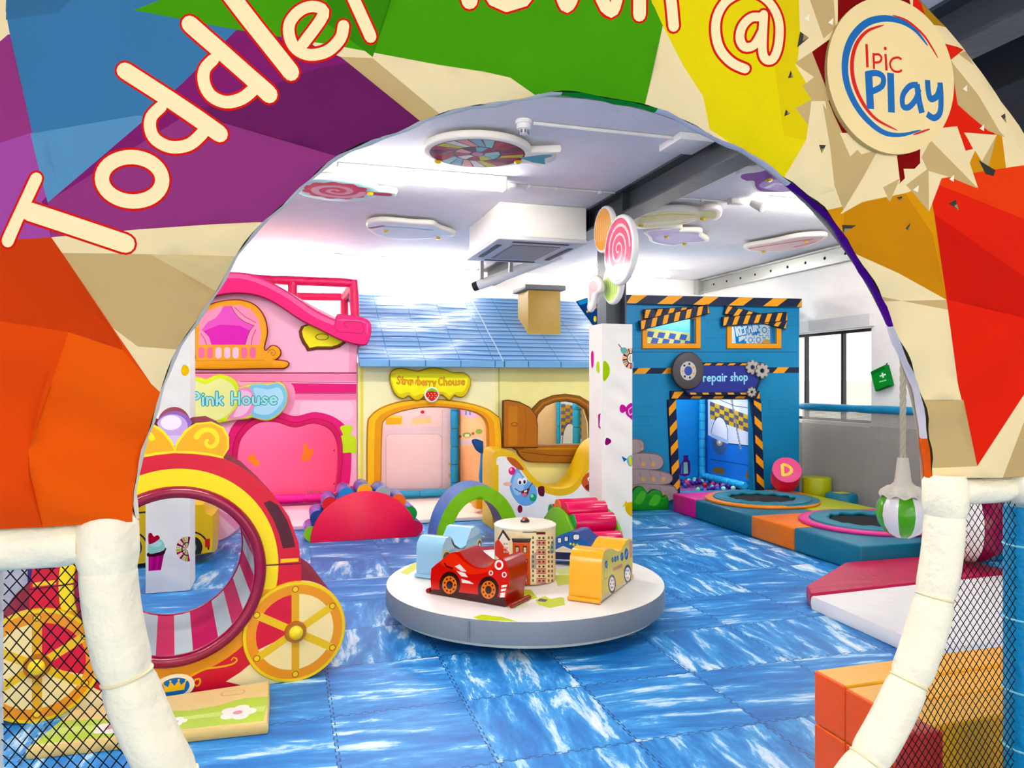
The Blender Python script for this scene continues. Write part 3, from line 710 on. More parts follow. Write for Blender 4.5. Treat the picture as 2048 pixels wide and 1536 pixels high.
banner = thing('entrance_arch', (AX, YA, 0), 'large round play-area entrance arch wrapped in bright geometric printed cloth with cream lettering', 'entrance arch')
panel('printed_cover', AF, B, banner, kind='cloth', grid=.032, disp=adisp, smooth_front=True)
# cloth lining of the opening, in the colours that turn round the edge
def lining():
    bm = bmesh.new(); ms = [M(c, 'cloth') for c in ('#c9c2c4', '#4a1a78', '#d8d2c6', '#2a8a3a', '#d8551a', '#e2d9c4')]; n = len(innerC); rows = []
    for i, (a, b) in enumerate(innerC):
        th = atan2(b-AZ, a-AX); cr = []
        for k, (dr, dy) in enumerate(((0, 0), (-.004, .01), (-.002, .022), (.018, .05))):
            q = 1+.5*sin(th*60+k)*.004
            cr.append(bm.verts.new(((a-AX)*(1+dr/AR)*q+AX, YA+dy-.003, (b-AZ)*(1+dr/AR)*q+AZ)))
        rows.append((cr, degrees_(th)))
    for i in range(n-1):
        d = rows[i][1]
        mi = 4 if d < 8 else 0 if d < 28 else 1 if d < 57 else 0 if d < 80 else 3 if d < 95 else 2 if d < 160 else 5
        for k in range(3):
            f = bm.faces.new([rows[i][0][k], rows[i+1][0][k], rows[i+1][0][k+1], rows[i][0][k+1]]); f.material_index = mi; f.smooth = True
    return finish('lining', bm, ms, banner)
degrees_ = lambda t: math.degrees(t) % 360 if math.degrees(t) > -40 else math.degrees(t) % 360
def dlt(t):
    d = math.degrees(t); return d+360 if d < -40 else d
degrees_ = dlt
lining()
# back cloth so the arch has depth, plus rim
def backc(bm):
    n = 64; R0, R1 = AR+.012, AO; zc = 1.18
    for j in range(n):
        a, b = pi*j/n, pi*(j+1)/n
        q = [bm.verts.new((AX+r*cos(t), YA+.045, max(zc, AZ+r*sin(t)))) for r, t in ((R0, a), (R1, a), (R1, b), (R0, b))]
        bm.faces.new(q)
        for r in (R1,):
            q = [bm.verts.new((AX+r*cos(t), y, AZ+r*sin(t))) for t, y in ((a, YA), (b, YA), (b, YA+.045), (a, YA+.045))]; bm.faces.new(q)
mesh1('back_cover', backc, M('#d9cdb2', 'cloth'), banner, smooth=False)
# round badge standing proud of the cloth
BF_ = FY(YA-.062); bc = BF_.px(1785, 152); brx = 153/1500*(YA-.062)*1.255
bd = [('#ecd3a0', ell(*bc, brx, brx, 64))]
def cres(c, pts, w0, w1):
    P = sm(BF_.P(pts), 5, False); n = len(P); s = YA*1.24/1500; L = []; R = []
    for i, p in enumerate(P):
        a, b = P[max(0, i-1)], P[min(n-1, i+1)]; dx, dy = b[0]-a[0], b[1]-a[1]; l = hypot(dx, dy) or 1
        h = (w0*sin(pi*min(1, max(0, i/(n-1))))**.6+w1)*s/2; L.append((p[0]-dy/l*h, p[1]+dx/l*h)); R.append((p[0]+dy/l*h, p[1]-dx/l*h))
    return [(c, [L[i], R[i], R[i+1], L[i+1]]) for i in range(n-1)]
bd += cres('#1763a0', [(1856, 92), (1830, 60), (1800, 42), (1765, 37), (1730, 48), (1702, 80), (1690, 125), (1696, 175), (1722, 225), (1762, 262), (1800, 270), (1842, 260)], 14, 1)
bd += cres('#d3160f', [(1768, 50), (1735, 62), (1713, 88), (1704, 125), (1708, 165), (1725, 205), (1752, 238), (1795, 261)], 8, 1)
bd += cres('#d3160f', [(1785, 30), (1815, 42), (1845, 68), (1862, 92), (1876, 116)], 4, 1) + cres('#d3160f', [(1826, 270), (1845, 263), (1860, 258)], 3, 1)
s_ = YA*1.24/1500
def bs(c, pts, w): return lay(c, stroke(BF_.P(pts), w*s_, cap=False))
bd += bs('#d3160f', [(1733, 88), (1735, 135)], 6)+bs('#d3160f', [(1747, 106), (1748, 138)], 5)+bs('#d3160f', sm([(1748, 109), (1758, 109), (1763, 116), (1759, 124), (1748, 125)], 4, False), 4.5)
bd += bs('#d3160f', [(1771, 108), (1773, 141)], 5.5)+[('#d3160f', ell(*BF_.px(1770.5, 97), 3.5*s_))]
bd += bs('#d3160f', sm([(1803, 119), (1796, 115), (1785, 118), (1780, 128), (1785, 140), (1796, 144), (1804, 140)], 4, False), 4.5)
Bl = '#1763a0'
bd += bs(Bl, [(1737, 144), (1741, 218)], 17)+bs(Bl, sm([(1732, 149), (1752, 146), (1766, 154), (1764, 172), (1744, 183)], 4, False), 12)
bd += bs(Bl, [(1781, 146), (1783, 225)], 16)
bd += bs(Bl, sm([(1836, 170), (1820, 172), (1806, 190), (1806, 212), (1818, 214), (1832, 198), (1838, 178)], 4, False), 12)+bs(Bl, sm([(1834, 168), (1838, 200), (1844, 226)], 4, False), 14)
bd += bs(Bl, sm([(1855, 160), (1857, 185), (1862, 198), (1874, 192), (1880, 175)], 4, False), 13)+bs(Bl, sm([(1880, 165), (1882, 195), (1880, 225), (1868, 236), (1854, 228)], 4, False), 13)
panel('badge', BF_, bd, banner, thick=.014, d=0, kind='print', side='#c9b27e', smooth_front=False, rnd=0)
# padded frame below the cloth
fr_ = banner
zl = onY(120, 1085, YA).z; zr = onY(1950, 980, YA).z; RC = AR+.055; IV = '#f6ecd0'
def arc(a0, a1, n=60): return [(AX+RC*cos(radians(a0+(a1-a0)*k/n)), YA, AZ+RC*sin(radians(a0+(a1-a0)*k/n))) for k in range(n+1)]
padtube('foam_sleeve', arc(181.5, 248), .056, IV, fr_, .27, '#e8dcb4')
padtube('foam_sleeve', arc(-2, -68), .056, IV, fr_, .27, '#e8dcb4')
padtube('foam_sleeve', arc(248, 292, 30), .05, IV, fr_, .3, '#e8dcb4')
xl = AX-RC; xr = AX+RC
mesh1('corner_joint', lambda bm: tube(bm, [(xl-.005, YA, zl+.055), (xl-.002, YA, zl+.03), (xl, YA, zl-.03), (xl+.003, YA, zl-.075)], lambda i: (.05, .062, .062, .052)[i], 20), M(IV, 'pad'), fr_)
mesh1('corner_joint', lambda bm: tube(bm, [(xr, YA, zr+.05), (xr, YA, zr+.03), (xr, YA, zr-.05), (xr, YA, zr-.075)], lambda i: (.05, .062, .062, .052)[i], 20), M(IV, 'pad'), fr_)
padtube('foam_sleeve', [(xl-.05, YA, zl), (xl-.75, YA, zl)], .05, IV, fr_, .24, '#e8dcb4')
padtube('foam_sleeve', [(xr+.05, YA, zr), (xr+.24, YA, zr)], .042, IV, fr_, .24, '#e8dcb4')
mesh1('corner_joint', lambda bm: ball(bm, (xr+.285, YA, zr+.01), .062, 16), M(IV, 'pad'), fr_)
padtube('foam_sleeve', [(xr+.33, YA, zr), (xr+.9, YA, zr)], .042, IV, fr_, .24, '#e8dcb4')
# blue padded post at the right with pale cable ties; white post at the far left edge
pxr = onY(2052, 1200, YA).x+.015
bp_ = thing('padded_post', (pxr, YA+.01, 0), 'bright blue padded post with pale cable ties at the right edge of the entrance', 'padded post')
mesh1('foam_sleeve', lambda bm: tube(bm, [(pxr, YA+.01, z) for z in (0, .01, 1.0, 1.125)], .062, 24), M('#1286b4', 'pad'), bp_)
for v in (1092, 1240, 1385, 1500):
    z = onY(2030, v, YA).z
    mesh1('cable_tie', lambda bm: tube(bm, [(pxr+.0625*cos(a), YA+.01+.0625*sin(a), z) for a in [2*pi*k/28 for k in range(28)]], .0035, 6, closed=True), M('#8fd0dc'), bp_)
pxl = onY(-2, 1300, YA).x
wp = thing('padded_post', (pxl, YA, 0), 'pale padded post at the far left edge of the entrance', 'padded post')
mesh1('foam_sleeve', lambda bm: tube(bm, [(pxl-.055, YA, z) for z in (0, .01, 1.05, zl-.046)], .06, 20), M('#d7dbd8', 'pad'), wp)
# knotted netting
def net(name, x0, x1, z1, lab, side):
    bm = bmesh.new(); s = .0245; z0 = .004; r = .0016
    def inside(x, z): return z0 <= z <= z1 and x0 <= x <= x1 and hypot(x-AX, z-AZ) > RC-.01
    N = int((x1-x0+z1)/s)+4
    for dr in (1, -1):
        for i in range(-N, N*2):
            # lines x = c + dr*z*0.8
            c = x0+i*s; run = []; k = 0; M_ = 140
            for j in range(M_+1):
                z = z0+(z1-z0)*j/M_; x = c+dr*z*.78
                # slight sag of the cords
                xx = x+.0018*sin(z*37+c*11); yy = YA+.004*sin(x*9+z*5)+dr*.0012
                if inside(x, z): run.append((xx, yy, z))
                else:
                    if len(run) > 2: cord(bm, run, r)
                    run = []
            if len(run) > 2: cord(bm, run, r)
    o = finish(name, bm, M('#15161a', 'cloth')); tag(o, lab, 'safety net'); return o
def cord(bm, pts, r):
    if len(pts) > 12: pts = pts[::6]+[pts[-1]]
    prev = None
    for x, y, z in pts:
        q = [bm.verts.new((x-r, y, z)), bm.verts.new((x, y-r, z)), bm.verts.new((x+r, y, z)), bm.verts.new((x, y+r, z))]
        if prev:
            for k in range(4): bm.faces.new([prev[k], prev[(k+1) % 4], q[(k+1) % 4], q[k]])
        prev = q
net('safety_net', pxl+.006, AX, zl-.045, 'black knotted safety net filling the entrance side left of the opening', -1)
net('safety_net', AX+.2, pxr-.055, zr-.04, 'black knotted safety net between the right padded tube and the blue post', 1)
# ================================================================== SOFT PLAY HOUSES
YH = 8.05; HF = FY(YH); PK, PK2, MG = '#f0a9c2', '#e8739c', '#e0105c'
def hp(c, pts): return (c, HF.P(pts))
def a_of(u, v=768): return HF.px(u, v)[0]
# ---------------- pink house
xL, xR_ = -1.75, a_of(713)
zTop = HF.px(600, 560)[1]
ph = thing('pink_play_house', ((xL+xR_)/2, YH, 0), 'pink soft play house with a curved roof trim, heart sign and apple-shaped doorway', 'play house')
zL = HF.px(500, 746)[1]
slope = [(xL, 0), (xR_, 0), HF.px(713, 690), HF.px(690, 655), HF.px(620, 610), HF.px(560, 575), HF.px(500, 556), HF.px(440, 556), HF.px(380, 590), (xL, HF.px(300, 610)[1])]
slope[2] = (xR_, slope[2][1]); slope[3] = (xR_-.02, slope[3][1])
door = sm(HF.P([(487, 1062), (470, 1010), (466, 950), (468, 890), (482, 860), (510, 838), (550, 835), (590, 846), (630, 838), (665, 850), (682, 880), (683, 930), (676, 985), (668, 1030), (664, 1062)]), 5)
do = sm(HF.P([(473, 1066), (452, 1010), (448, 940), (454, 880), (470, 845), (505, 822), (550, 820), (589, 832), (632, 824), (675, 838), (700, 870), (702, 940), (694, 1000), (688, 1066)]), 5)
door = [(a, max(b, .004)) for a, b in door]
lob = [('#c8145a', stroke) and None]
L = [('#f6bcd0', slope), hp('#f4a9c4', [(713, 560), (698, 560), (698, 746), (713, 746)]),
     hp('#f39ab8', [(300, 747), (713, 747), (713, 763), (300, 763)]), hp('#e0487f', [(560, 766), (713, 768), (713, 786), (560, 786)]), hp('#f28fb1', [(590, 788), (713, 788), (713, 800), (580, 800)]),
     lay('#8c1238', stroke(HF.P([(300, 746), (713, 746)]), .012, False)), lay('#a81848', stroke(HF.P([(560, 787), (713, 787)]), .008, False)), lay('#c02c5c', stroke(HF.P([(480, 763), (713, 765)]), .006, False)),
     hp('#f2a2bf', sm([(560, 765), (585, 770), (590, 800), (575, 830), (540, 830), (530, 790)], 4)), hp('#f7cbdb', rrect(600, 802, 706, 840, 12)),
     ('#e0487f', do), hp('#c9e24a', sm([(680, 855), (692, 850), (706, 854), (702, 870), (712, 876), (712, 906), (700, 905), (682, 905), (680, 890), (676, 874), (686, 870)], 4)), (None, door)]
L = [x for x in L if x]
panel('facade', HF, L, ph, thick=.1, kind='print', side='#f0b6c8')
panel('doorway_rim', HF, [('#d0125a', door), (None, [(a*.0+(a-door[0][0])*.94+door[0][0]+.025, b*.965) for a, b in door])], ph, thick=.14, d=.02, side='#c80f55')
# arched upper window with curtains and balcony
wind = [('#e9a13c', sm([HF.px(*p) for p in [(392, 700), (394, 640), (408, 618), (440, 605), (480, 602), (510, 612), (528, 635), (534, 665), (528, 695), (533, 702), (545, 692), (558, 698), (560, 710), (548, 720), (530, 719), (574, 724), (570, 735), (540, 736), (380, 737), (378, 722), (392, 720)]], 4)),
        hp('#ef9fb6', [(398, 714), (400, 645), (412, 625), (440, 614), (480, 611), (502, 620), (518, 640), (523, 668), (516, 714)]),
        hp('#e070bc', [(448, 613), (463, 613), (468, 623), (477, 635), (489, 644), (509, 652), (501, 661), (496, 672), (491, 690), (424, 690), (419, 675), (412, 665), (404, 661), (416, 645), (432, 637), (441, 626)]), hp('#d548ac', [(408, 663), (440, 650), (480, 652), (500, 662), (496, 672), (491, 690), (424, 690), (419, 675)]),
        lay('#c95c86', stroke(HF.P([(470, 616), (490, 634), (512, 646)]), .007))+lay('#c95c86', stroke(HF.P([(512, 660), (505, 675), (503, 690)]), .007))+lay('#c95c86', stroke(HF.P([(403, 668), (410, 678), (414, 690)]), .007)),
        lay('#7a1a4a', stroke(HF.P([(463, 613), (468, 623), (477, 635), (489, 644), (509, 652), (501, 661), (496, 672), (491, 690)]), .005)),
        hp('#e9a13c', [(395, 690), (520, 690), (520, 722), (395, 722)])]
for i in range(7): x = 404+i*17; wind.append(hp('#e9c3d6' if i in (2, 3, 4) else '#e57fa0', rrect(x-6, 695, x+6, 717, 5)))
sc_ = [(545-9*(1-k/22)*cos(k*.42), 707-9*(1-k/22)*sin(k*.42)) for k in range(20)]
wind += lay('#c57a1c', stroke(HF.P(sc_), .009)); wind += lay('#c57a1c', stroke(HF.P([(392, 722), (530, 721)]), .006))
panel('balcony_window', HF, wind, ph, thick=.05, d=.05, side='#8a2a2a')
yb_ = [hp('#6a3a20', [(604, 654), (600, 663), (602, 675), (607, 686), (613, 694), (616, 701), (622, 699), (634, 697), (650, 697), (663, 697), (678, 693), (690, 685), (670, 660), (630, 645)]), hp('#e6dc18', [(608, 654), (604, 663), (606, 674), (611, 684), (616, 691), (619, 696), (634, 693), (650, 693), (663, 693), (676, 689), (686, 683), (668, 662), (630, 648)]),
       lay('#6a3a20', stroke(HF.P(ell(644, 674, 13, 6, 20)), .008, closed=True))]
panel('yellow_gable_panel', HF, yb_, ph, thick=.03, d=.025, side='#6a3a20')
tr_ = [(380, 560), (410, 549), (440, 550), (475, 550), (515, 556), (555, 576), (600, 605), (632, 625), (668, 642), (674, 632), (690, 633), (722, 638), (736, 646), (738, 665), (732, 686), (718, 690), (680, 680), (640, 660), (600, 640), (555, 610), (520, 594), (480, 588), (440, 592), (410, 605), (380, 625)]
trL = [hp('#e93d78', sm(tr_, 3)), lay('#f47ba1', stroke(HF.P(sm([(400, 562), (470, 556), (515, 565), (570, 592), (625, 630), (664, 648)], 4, False)), .045)),
       lay('#a81448', stroke(HF.P(sm([(672, 636), (668, 652), (674, 665), (700, 667), (722, 668), (723, 652), (712, 646), (690, 646), (687, 651), (692, 658)], 4, False)), .008)), lay('#f27aa0', stroke(HF.P([(674, 642), (720, 644), (732, 650), (731, 668)]), .012))]
panel('roof_trim', HF, trL, ph, thick=.12, d=.16, side='#b31850')
# pink padded tubes of the upper cage
def P3(u, v, y): return onY(u, v, y)
t1 = [P3(380, 553, 8.15), P3(705, 566, 8.15)]; t2 = [P3(707, 560, 8.15), P3(713, 700, 8.15)]
for nm, pth in (('cage_tube', t1), ('cage_tube', t2), ('cage_tube', [P3(585, 562, 8.15), P3(585, 605, 8.15)]), ('cage_tube', [P3(706, 568, 8.15), P3(706, 568, 8.15)+Vector((0, 1.25, 0))]),
                ('cage_tube', [P3(706, 568, 8.15)+Vector((-1.4, 1.25, -.02)), P3(706, 568, 8.15)+Vector((0, 1.25, 0))]), ('cage_tube', [P3(706, 568, 8.15)+Vector((0, 1.25, -.6)), P3(706, 568, 8.15)+Vector((0, 1.25, 0))]),
                ('cage_tube', [P3(706, 568, 8.15)+Vector((-1.9, 1.25, -.55)), P3(706, 568, 8.15)+Vector((0, 1.25, -.55))])):
    padtube(nm, pth, .048, '#dc0a5a', ph, .7)
# heart sign
def heart(cx, cy, w, h): return sm([(cx, cy-h*.3), (cx+w*.2, cy-h*.48), (cx+w*.42, cy-h*.42), (cx+w*.5, cy-h*.12), (cx+w*.36, cy+h*.22), (cx+w*.02, cy+h*.5), (cx-w*.36, cy+h*.22), (cx-w*.5, cy-h*.12), (cx-w*.42, cy-h*.42), (cx-w*.2, cy-h*.48)], 4)
hs = [hp('#cfe05a', sm([(330, 800), (338, 765), (365, 752), (402, 757), (414, 760), (440, 750), (468, 760), (480, 776), (500, 770), (520, 768), (537, 769), (560, 766), (572, 782), (572, 806), (560, 825), (540, 838), (524, 838), (505, 833), (495, 836), (470, 838), (450, 842), (420, 846), (380, 838), (345, 820)], 3)),
      hp('#e3e6a0', sm([(345, 800), (350, 770), (385, 760), (412, 768), (440, 757), (466, 770), (474, 800), (455, 830), (420, 842), (375, 832)], 4)),
      hp('#e79ac0', sm([(478, 776), (505, 778), (512, 800), (500, 830), (470, 838), (455, 836), (476, 810)], 4)), hp('#f2c6da', sm([(478, 782), (500, 784), (505, 802), (492, 826), (468, 833), (480, 805)], 4)),
      hp('#8cc6dd', sm([(500, 772), (518, 766), (536, 770), (556, 766), (572, 780), (573, 805), (558, 826), (536, 838), (520, 836), (503, 829), (512, 800)], 4)), hp('#b4dceb', sm([(508, 776), (536, 779), (556, 775), (565, 785), (565, 803), (545, 825), (525, 829), (508, 822), (514, 800)], 4)),
      text('Pink House', HF.px(385, 810), HF.px(558, 808), .125, .022, ('#2f8f92', '#a6dfe0'), .35)]
panel('heart_sign', HF, hs, ph, thick=.05, d=.07, side='#e0d070')
# interior: pink back wall with a painted flower, grass and a magenta rail
IB = FY(9.5)
ip = lambda c, pts: (c, IB.P(pts))
inn = [('#ee86a6', rect(xL+.05, .02, xR_-.02, 1.65)), ip('#d99a5a', sm([(607, 890), (612, 885), (616, 897), (625, 897), (626, 908), (620, 915), (621, 922), (612, 920), (605, 924), (603, 912), (607, 905)], 3))]
for k in range(6): inn += lay('#6f8a4a', stroke(IB.P([(620+k*3, 998), (614+k*5, 980)]), .012, w1=.004))
inn += [ip('#9ab05a', sm([(572, 997), (573, 988), (582, 990), (587, 986), (588, 997)], 3)), ip('#e59a50', ell(504, 917, 8)), ip('#e59a50', ell(512, 926, 7))]
panel('back_wall', IB, inn, ph, thick=.05)
padtube('foam_rail', [(xL+.1, 9.4, .12), (xR_-.12, 9.4, .12)], .055, '#e0109a', ph, .35)
mesh1('side_wall', lambda bm: box(bm, xR_-.1, xR_-.04, YH+.11, 9.45, 0, 1.6), M('#ee8fb0'), ph)
for z in (.45, .8, 1.15): mesh1('lacing_eyelet', lambda bm: ball(bm, (a_of(669), YH+.06, z), .009, 8), M('#7a1030'), ph)
mesh1('floor_pad', lambda bm: box(bm, xL, xR_-.01, YH-.06, 9.3, .002, .05, .01), M('#f3cfd6'), ph)
# ---------------- cheese house
sL, sR = a_of(716), 3.80
sh = thing('yellow_play_house', ((sL+sR)/2, YH, 0), 'pale yellow soft play house with blue tiled roof, strawberry sign and brown shuttered window', 'play house')
seam = a_of(998)
dO = [HF.px(*p) for p in [(735, 1060), (734, 960), (735, 855), (742, 832), (765, 815), (805, 803), (860, 799), (920, 804), (965, 815), (990, 830), (1000, 850), (1003, 960), (1003, 1040)]]
dI = [HF.px(*p) for p in [(762, 1060), (761, 960), (763, 862), (768, 840), (790, 826), (830, 816), (870, 813), (920, 817), (955, 826), (972, 842), (976, 870), (976, 960), (975, 1040)]]
fl = lambda P: [(a, .004 if b < .05 else b) for a, b in P]
dO, dI = fl(sm(dO, 4, False)), fl(sm(dI, 4, False))
wO = HF.P([(1058, 893), (1058, 850), (1062, 820), (1080, 802), (1105, 792), (1130, 789), (1158, 793), (1180, 806), (1190, 830), (1192, 893)])
wI = HF.P([(1069, 893), (1069, 852), (1075, 828), (1090, 811), (1110, 803), (1132, 801), (1153, 805), (1172, 818), (1180, 845), (1182, 893)])
zE = HF.px(900, 728)[1]
F1 = [('#efe8a6', [(sL, 0), (sR, 0), (sR, zE), (sL, zE)]), hp('#f6f1c4', [(735, 740), (990, 740), (990, 980), (735, 980)]) if 0 else ('#f3eec0', [(sL+.06, .3), (seam-.04, .3), (seam-.04, zE), (sL+.06, zE)]),
      lay('#6a6240', stroke([(seam, .3), (seam, zE)], .006, False)), lay('#e6dc78', stroke([(sL+.04, 0), (sL+.04, zE)], .03, False)), (None, dI), (None, wI)]
panel('facade', HF, F1, sh, thick=.1, side='#e6dea0')
mid = [((dO[i][0]+dI[i][0])/2, (dO[i][1]+dI[i][1])/2) for i in range(len(dO))]
q34 = [(dO[i][0]*.4+dI[i][0]*.6, dO[i][1]*.4+dI[i][1]*.6) for i in range(len(dO))]
fr1 = [('#e89a14', dO+dI[::-1])]
for i in range(len(dO)-1):
    fr1.append(('#f5bd12', [dO[i], dO[i+1], mid[i+1], mid[i]]))
fr1 += lay('#7a4a08', stroke(dO, .008, False))+lay('#7a4a08', stroke(dI, .008, False))
# use base polygon as the ring itself
panel('door_frame', HF, fr1, sh, thick=.14, d=.03, side='#c98210')
panel('window_frame', HF, [('#8a5316', wO+wI[::-1]), lay('#6a3a0c', stroke(wI, .012, False)), lay('#b07a38', stroke([((a[0]+b[0])/2, (a[1]+b[1])/2) for a, b in zip(wO, wI)], .02, False))], sh, thick=.12, d=.03, side='#6a3f10')
panel('window_sill', HF, [hp('#9a6220', sm([(1036, 893), (1187, 890), (1187, 921), (1090, 923), (1055, 921), (1040, 912), (1033, 900)], 3)), lay('#6a3a0c', stroke(HF.P([(1040, 903), (1100, 910), (1180, 912)]), .01)), lay('#b98340', stroke(HF.P([(1045, 897), (1180, 896)]), .02))], sh, thick=.1, d=.06, side='#6a3f10')
shp = [(1003, 893), (1003, 802), (1013, 801), (1035, 805), (1055, 815), (1067, 830), (1070, 850), (1070, 893)]
st_ = panel('shutter', HF, [hp('#a9682a', shp), hp('#b97a34', [(1012, 890), (1012, 812), (1030, 812), (1030, 890)]), lay('#5a320c', stroke(HF.P(shp+[shp[0]]), .008)), lay('#6a3a0c', stroke(HF.P(ell(1024, 848, 6, 3.5, 16)), .007, closed=True)), lay('#8a5218', stroke(HF.P([(1045, 885), (1048, 840), (1044, 815)]), .006))], sh, thick=.06, d=.09, side='#5a3510')
# sign
sg = sm([(780, 760), (782, 745), (796, 738), (815, 740), (835, 744), (860, 737), (885, 740), (905, 747), (925, 747), (938, 758), (936, 775), (925, 792), (913, 792), (906, 789), (897, 799), (888, 792), (880, 788), (868, 796), (862, 800), (855, 796), (848, 790), (838, 798), (828, 799), (816, 790), (805, 796), (792, 790), (784, 776)], 3)
SGL = [hp('#e3c812', sg), hp('#f0ea14', sm([(784, 765), (792, 748), (920, 750), (932, 762), (925, 782), (908, 784), (896, 792), (884, 783), (840, 788), (826, 792), (815, 783), (800, 788), (790, 780)], 3)),
       text('Strawberry', HF.px(792, 768), HF.px(871, 772), .085, .0095, ('#9a4a14', '#f0ac50'), .42), text('Chouse', HF.px(875, 771), HF.px(929, 770), .085, .0095, ('#9a4a14', '#f0ac50'), .42)]
panel('cheese_sign', HF, SGL, sh, thick=.05, d=.06, side='#a88a08')
sb = [hp('#f0ead8', ell(861, 789, 13, 14)), hp('#d01418', sm([(850, 785), (861, 779), (872, 785), (872, 793), (861, 802), (850, 793)], 4)), hp('#7cb83a', sm([(850, 783), (856, 778), (861, 776), (868, 779), (872, 784), (861, 782)], 3))]
for i in range(9): sb.append(hp('#f7d8a8', ell(854+(i % 3)*6.5+(i//3 % 2)*2, 787+(i//3)*4, .9, 1.1, 6)))
panel('strawberry', HF, sb, sh, thick=.02, d=.082, side='#f0ead8')
# roof: one sloping slab, tiles printed on it
RY0, RY1, RZ0, RZ1 = YH-.2, 9.42, zE+.02, 2.62
RL = hypot(RY1-RY0, RZ1-RZ0); RFr = Fr((sL, RY0, RZ0), (1, 0, 0), (0, RY1-RY0, RZ1-RZ0), (0, -(RZ1-RZ0), RY1-RY0))
RW = sR-sL; rl = [('#94bbe2', rect(0, 0, RW, RL))]
for i in range(17):
    y = RL*(i+.5)/17; rl.append(('#5279be' if i % 2 else '#648fcc', [(0, y-.018), (RW, y-.018), (RW, y+.012), (0, y+.012)]))
    rl.append(('#bcd8ee', [(0, y+.03), (RW, y+.03), (RW, y+.042), (0, y+.042)]))
for i in range(10):
    x = .38*i+.3; rl.append(('#4a86b4', [(x-.004, 0), (x+.004, 0), (x+.004, RL), (x-.004, RL)]))
rl.append(('#dbe8f2', [(seam-sL-.006, 0), (seam-sL+.006, 0), (seam-sL+.006, RL), (seam-sL-.006, RL)]))
panel('roof', RFr, rl, sh, thick=.07, kind='vinyl', side='#8fb6dd', rnd=0, grid=.08, disp=lambda a, b: .006*sin(b*9+2*sin(a*3))*(1+sin(a*2.3)), smooth_front=True)
efr = FY(RY0-.001); ev = [('#7fa9cf', rect(sL, zE-.035, sR, zE+.03))]
for i in range(10): x = sL+.38*i+.3; ev.append(('#3a6f9c', rect(x-.006, zE-.035, x+.006, zE+.03)))
ev.append(('#3a5f80', rect(seam-.008, zE-.035, seam+.008, zE+.03)))
panel('eave', efr, ev, sh, thick=.2, kind='vinyl', side='#8fb6dd', rnd=.004, d=.02)
cX0, cX1, cY0, cY1 = 2.74, 3.15, 8.48, 8.9
mesh1('chimney', lambda bm: box(bm, cX0, cX1, cY0, cY1, 2.0, 2.62, .008), M('#b99a5c'), sh)
mesh1('chimney_cap', lambda bm: box(bm, cX0-.05, cX1+.05, cY0-.05, cY1+.05, 2.621, 2.68, .01), M('#77797c'), sh)
# interior of the cheese house: fridge print on the back wall, blue padded posts, cake print on the partition
FB = FY(9.6); fp = lambda c, pts: (c, FB.P(pts)); xPart = 2.14
fb = [('#e3d3d6', rect(sL+.04, .02, xPart, 1.66)), fp('#d8cfe0', [(770, 858), (885, 853), (885, 861), (770, 866)]), fp('#e9dce2', rrect(772, 868, 880, 978, 10)), lay('#bfb4cc', stroke(FB.P(rrect(772, 868, 884, 978, 10)), .008, closed=True)), lay('#c2b8cf', stroke(FB.P([(885, 820), (884, 975)]), .008)),
      fp('#e8b95a', [(770, 835), (782, 830), (805, 832), (803, 848), (772, 850)]), fp('#f0cf7a', [(770, 835), (782, 830), (805, 832), (800, 836)]), fp('#e3cf9a', [(824, 838), (840, 831), (862, 833), (863, 846), (824, 849)]), fp('#eac6c8', [(824, 838), (842, 829), (862, 833), (860, 836)]), fp('#c01a20', ell(845, 824, 4, 3.5)),
      fp('#e0b23a', ell(786, 842, 2.2)), fp('#e0b23a', ell(796, 839, 1.8)), fp('#dcc012', ell(900, 929, 3)), fp('#dcc012', ell(900, 951, 3))]
panel('back_wall', FB, fb, sh, thick=.05)
PX_ = FX(xPart); pp = lambda c, pts: (c, PX_.P(pts))
pt = [('#efbf8e', [(-9.6, .02), (-YH-.11, .02), (-YH-.11, 1.66), (-9.6, 1.66)]), pp('#e6b0c6', [(917, 815), (965, 815), (968, 830), (940, 838), (917, 826)]), pp('#e8c694', sm([(918, 850), (935, 838), (960, 846), (968, 862), (960, 878), (935, 884), (917, 880)], 3)),
      pp('#7aa84a', ell(934, 870, 9, 5)), pp('#dfe8b8', ell(934, 871, 5, 3)), pp('#7aa84a', ell(958, 863, 7, 5)), pp('#b8341c', ell(920, 873, 3)), pp('#b8341c', ell(946, 867, 3)), pp('#5f8ab8', [(930, 822), (934, 822), (934, 830), (930, 830)]), pp('#5f8ab8', [(938, 822), (942, 822), (942, 830), (938, 830)]), pp('#cfc6c8', [(917, 881), (960, 874), (966, 880), (940, 890), (917, 890)])]
panel('partition', PX_, pt, sh, thick=.04)
padtube('padded_pole', [(xPart-.07, 9.5, .0), (xPart-.07, 9.5, 1.62)], .055, '#4a9cc8', sh, .24, '#14405c')
padtube('foam_rail', [(sL+.1, 9.5, .1), (xPart-.13, 9.5, .1)], .05, '#5fb0da', sh, .36, '#1f5f86')
mesh1('floor_pad', lambda bm: box(bm, sL+.01, sR, YH-.06, 9.45, .002, .045, .01), M('#eee6dc'), sh)
mesh1('serving_hatch', lambda bm: box(bm, 2.02, 2.12, YH+.1, YH+.3, .1, .32, .01), M('#e39a14'), sh)
FB2 = FY(9.3); f2 = lambda c, pts: (c, FB2.P(pts))
ck = []
for i in range(8):
    for j in range(9): ck.append(f2('#c79a3a' if (i+j) % 2 else '#6d6a86', [(1122+i*9, 808+j*7+i*1.5), (1131+i*9, 808+j*7+i*1.5), (1131+i*9, 815+j*7+i*1.5), (1122+i*9, 815+j*7+i*1.5)]))
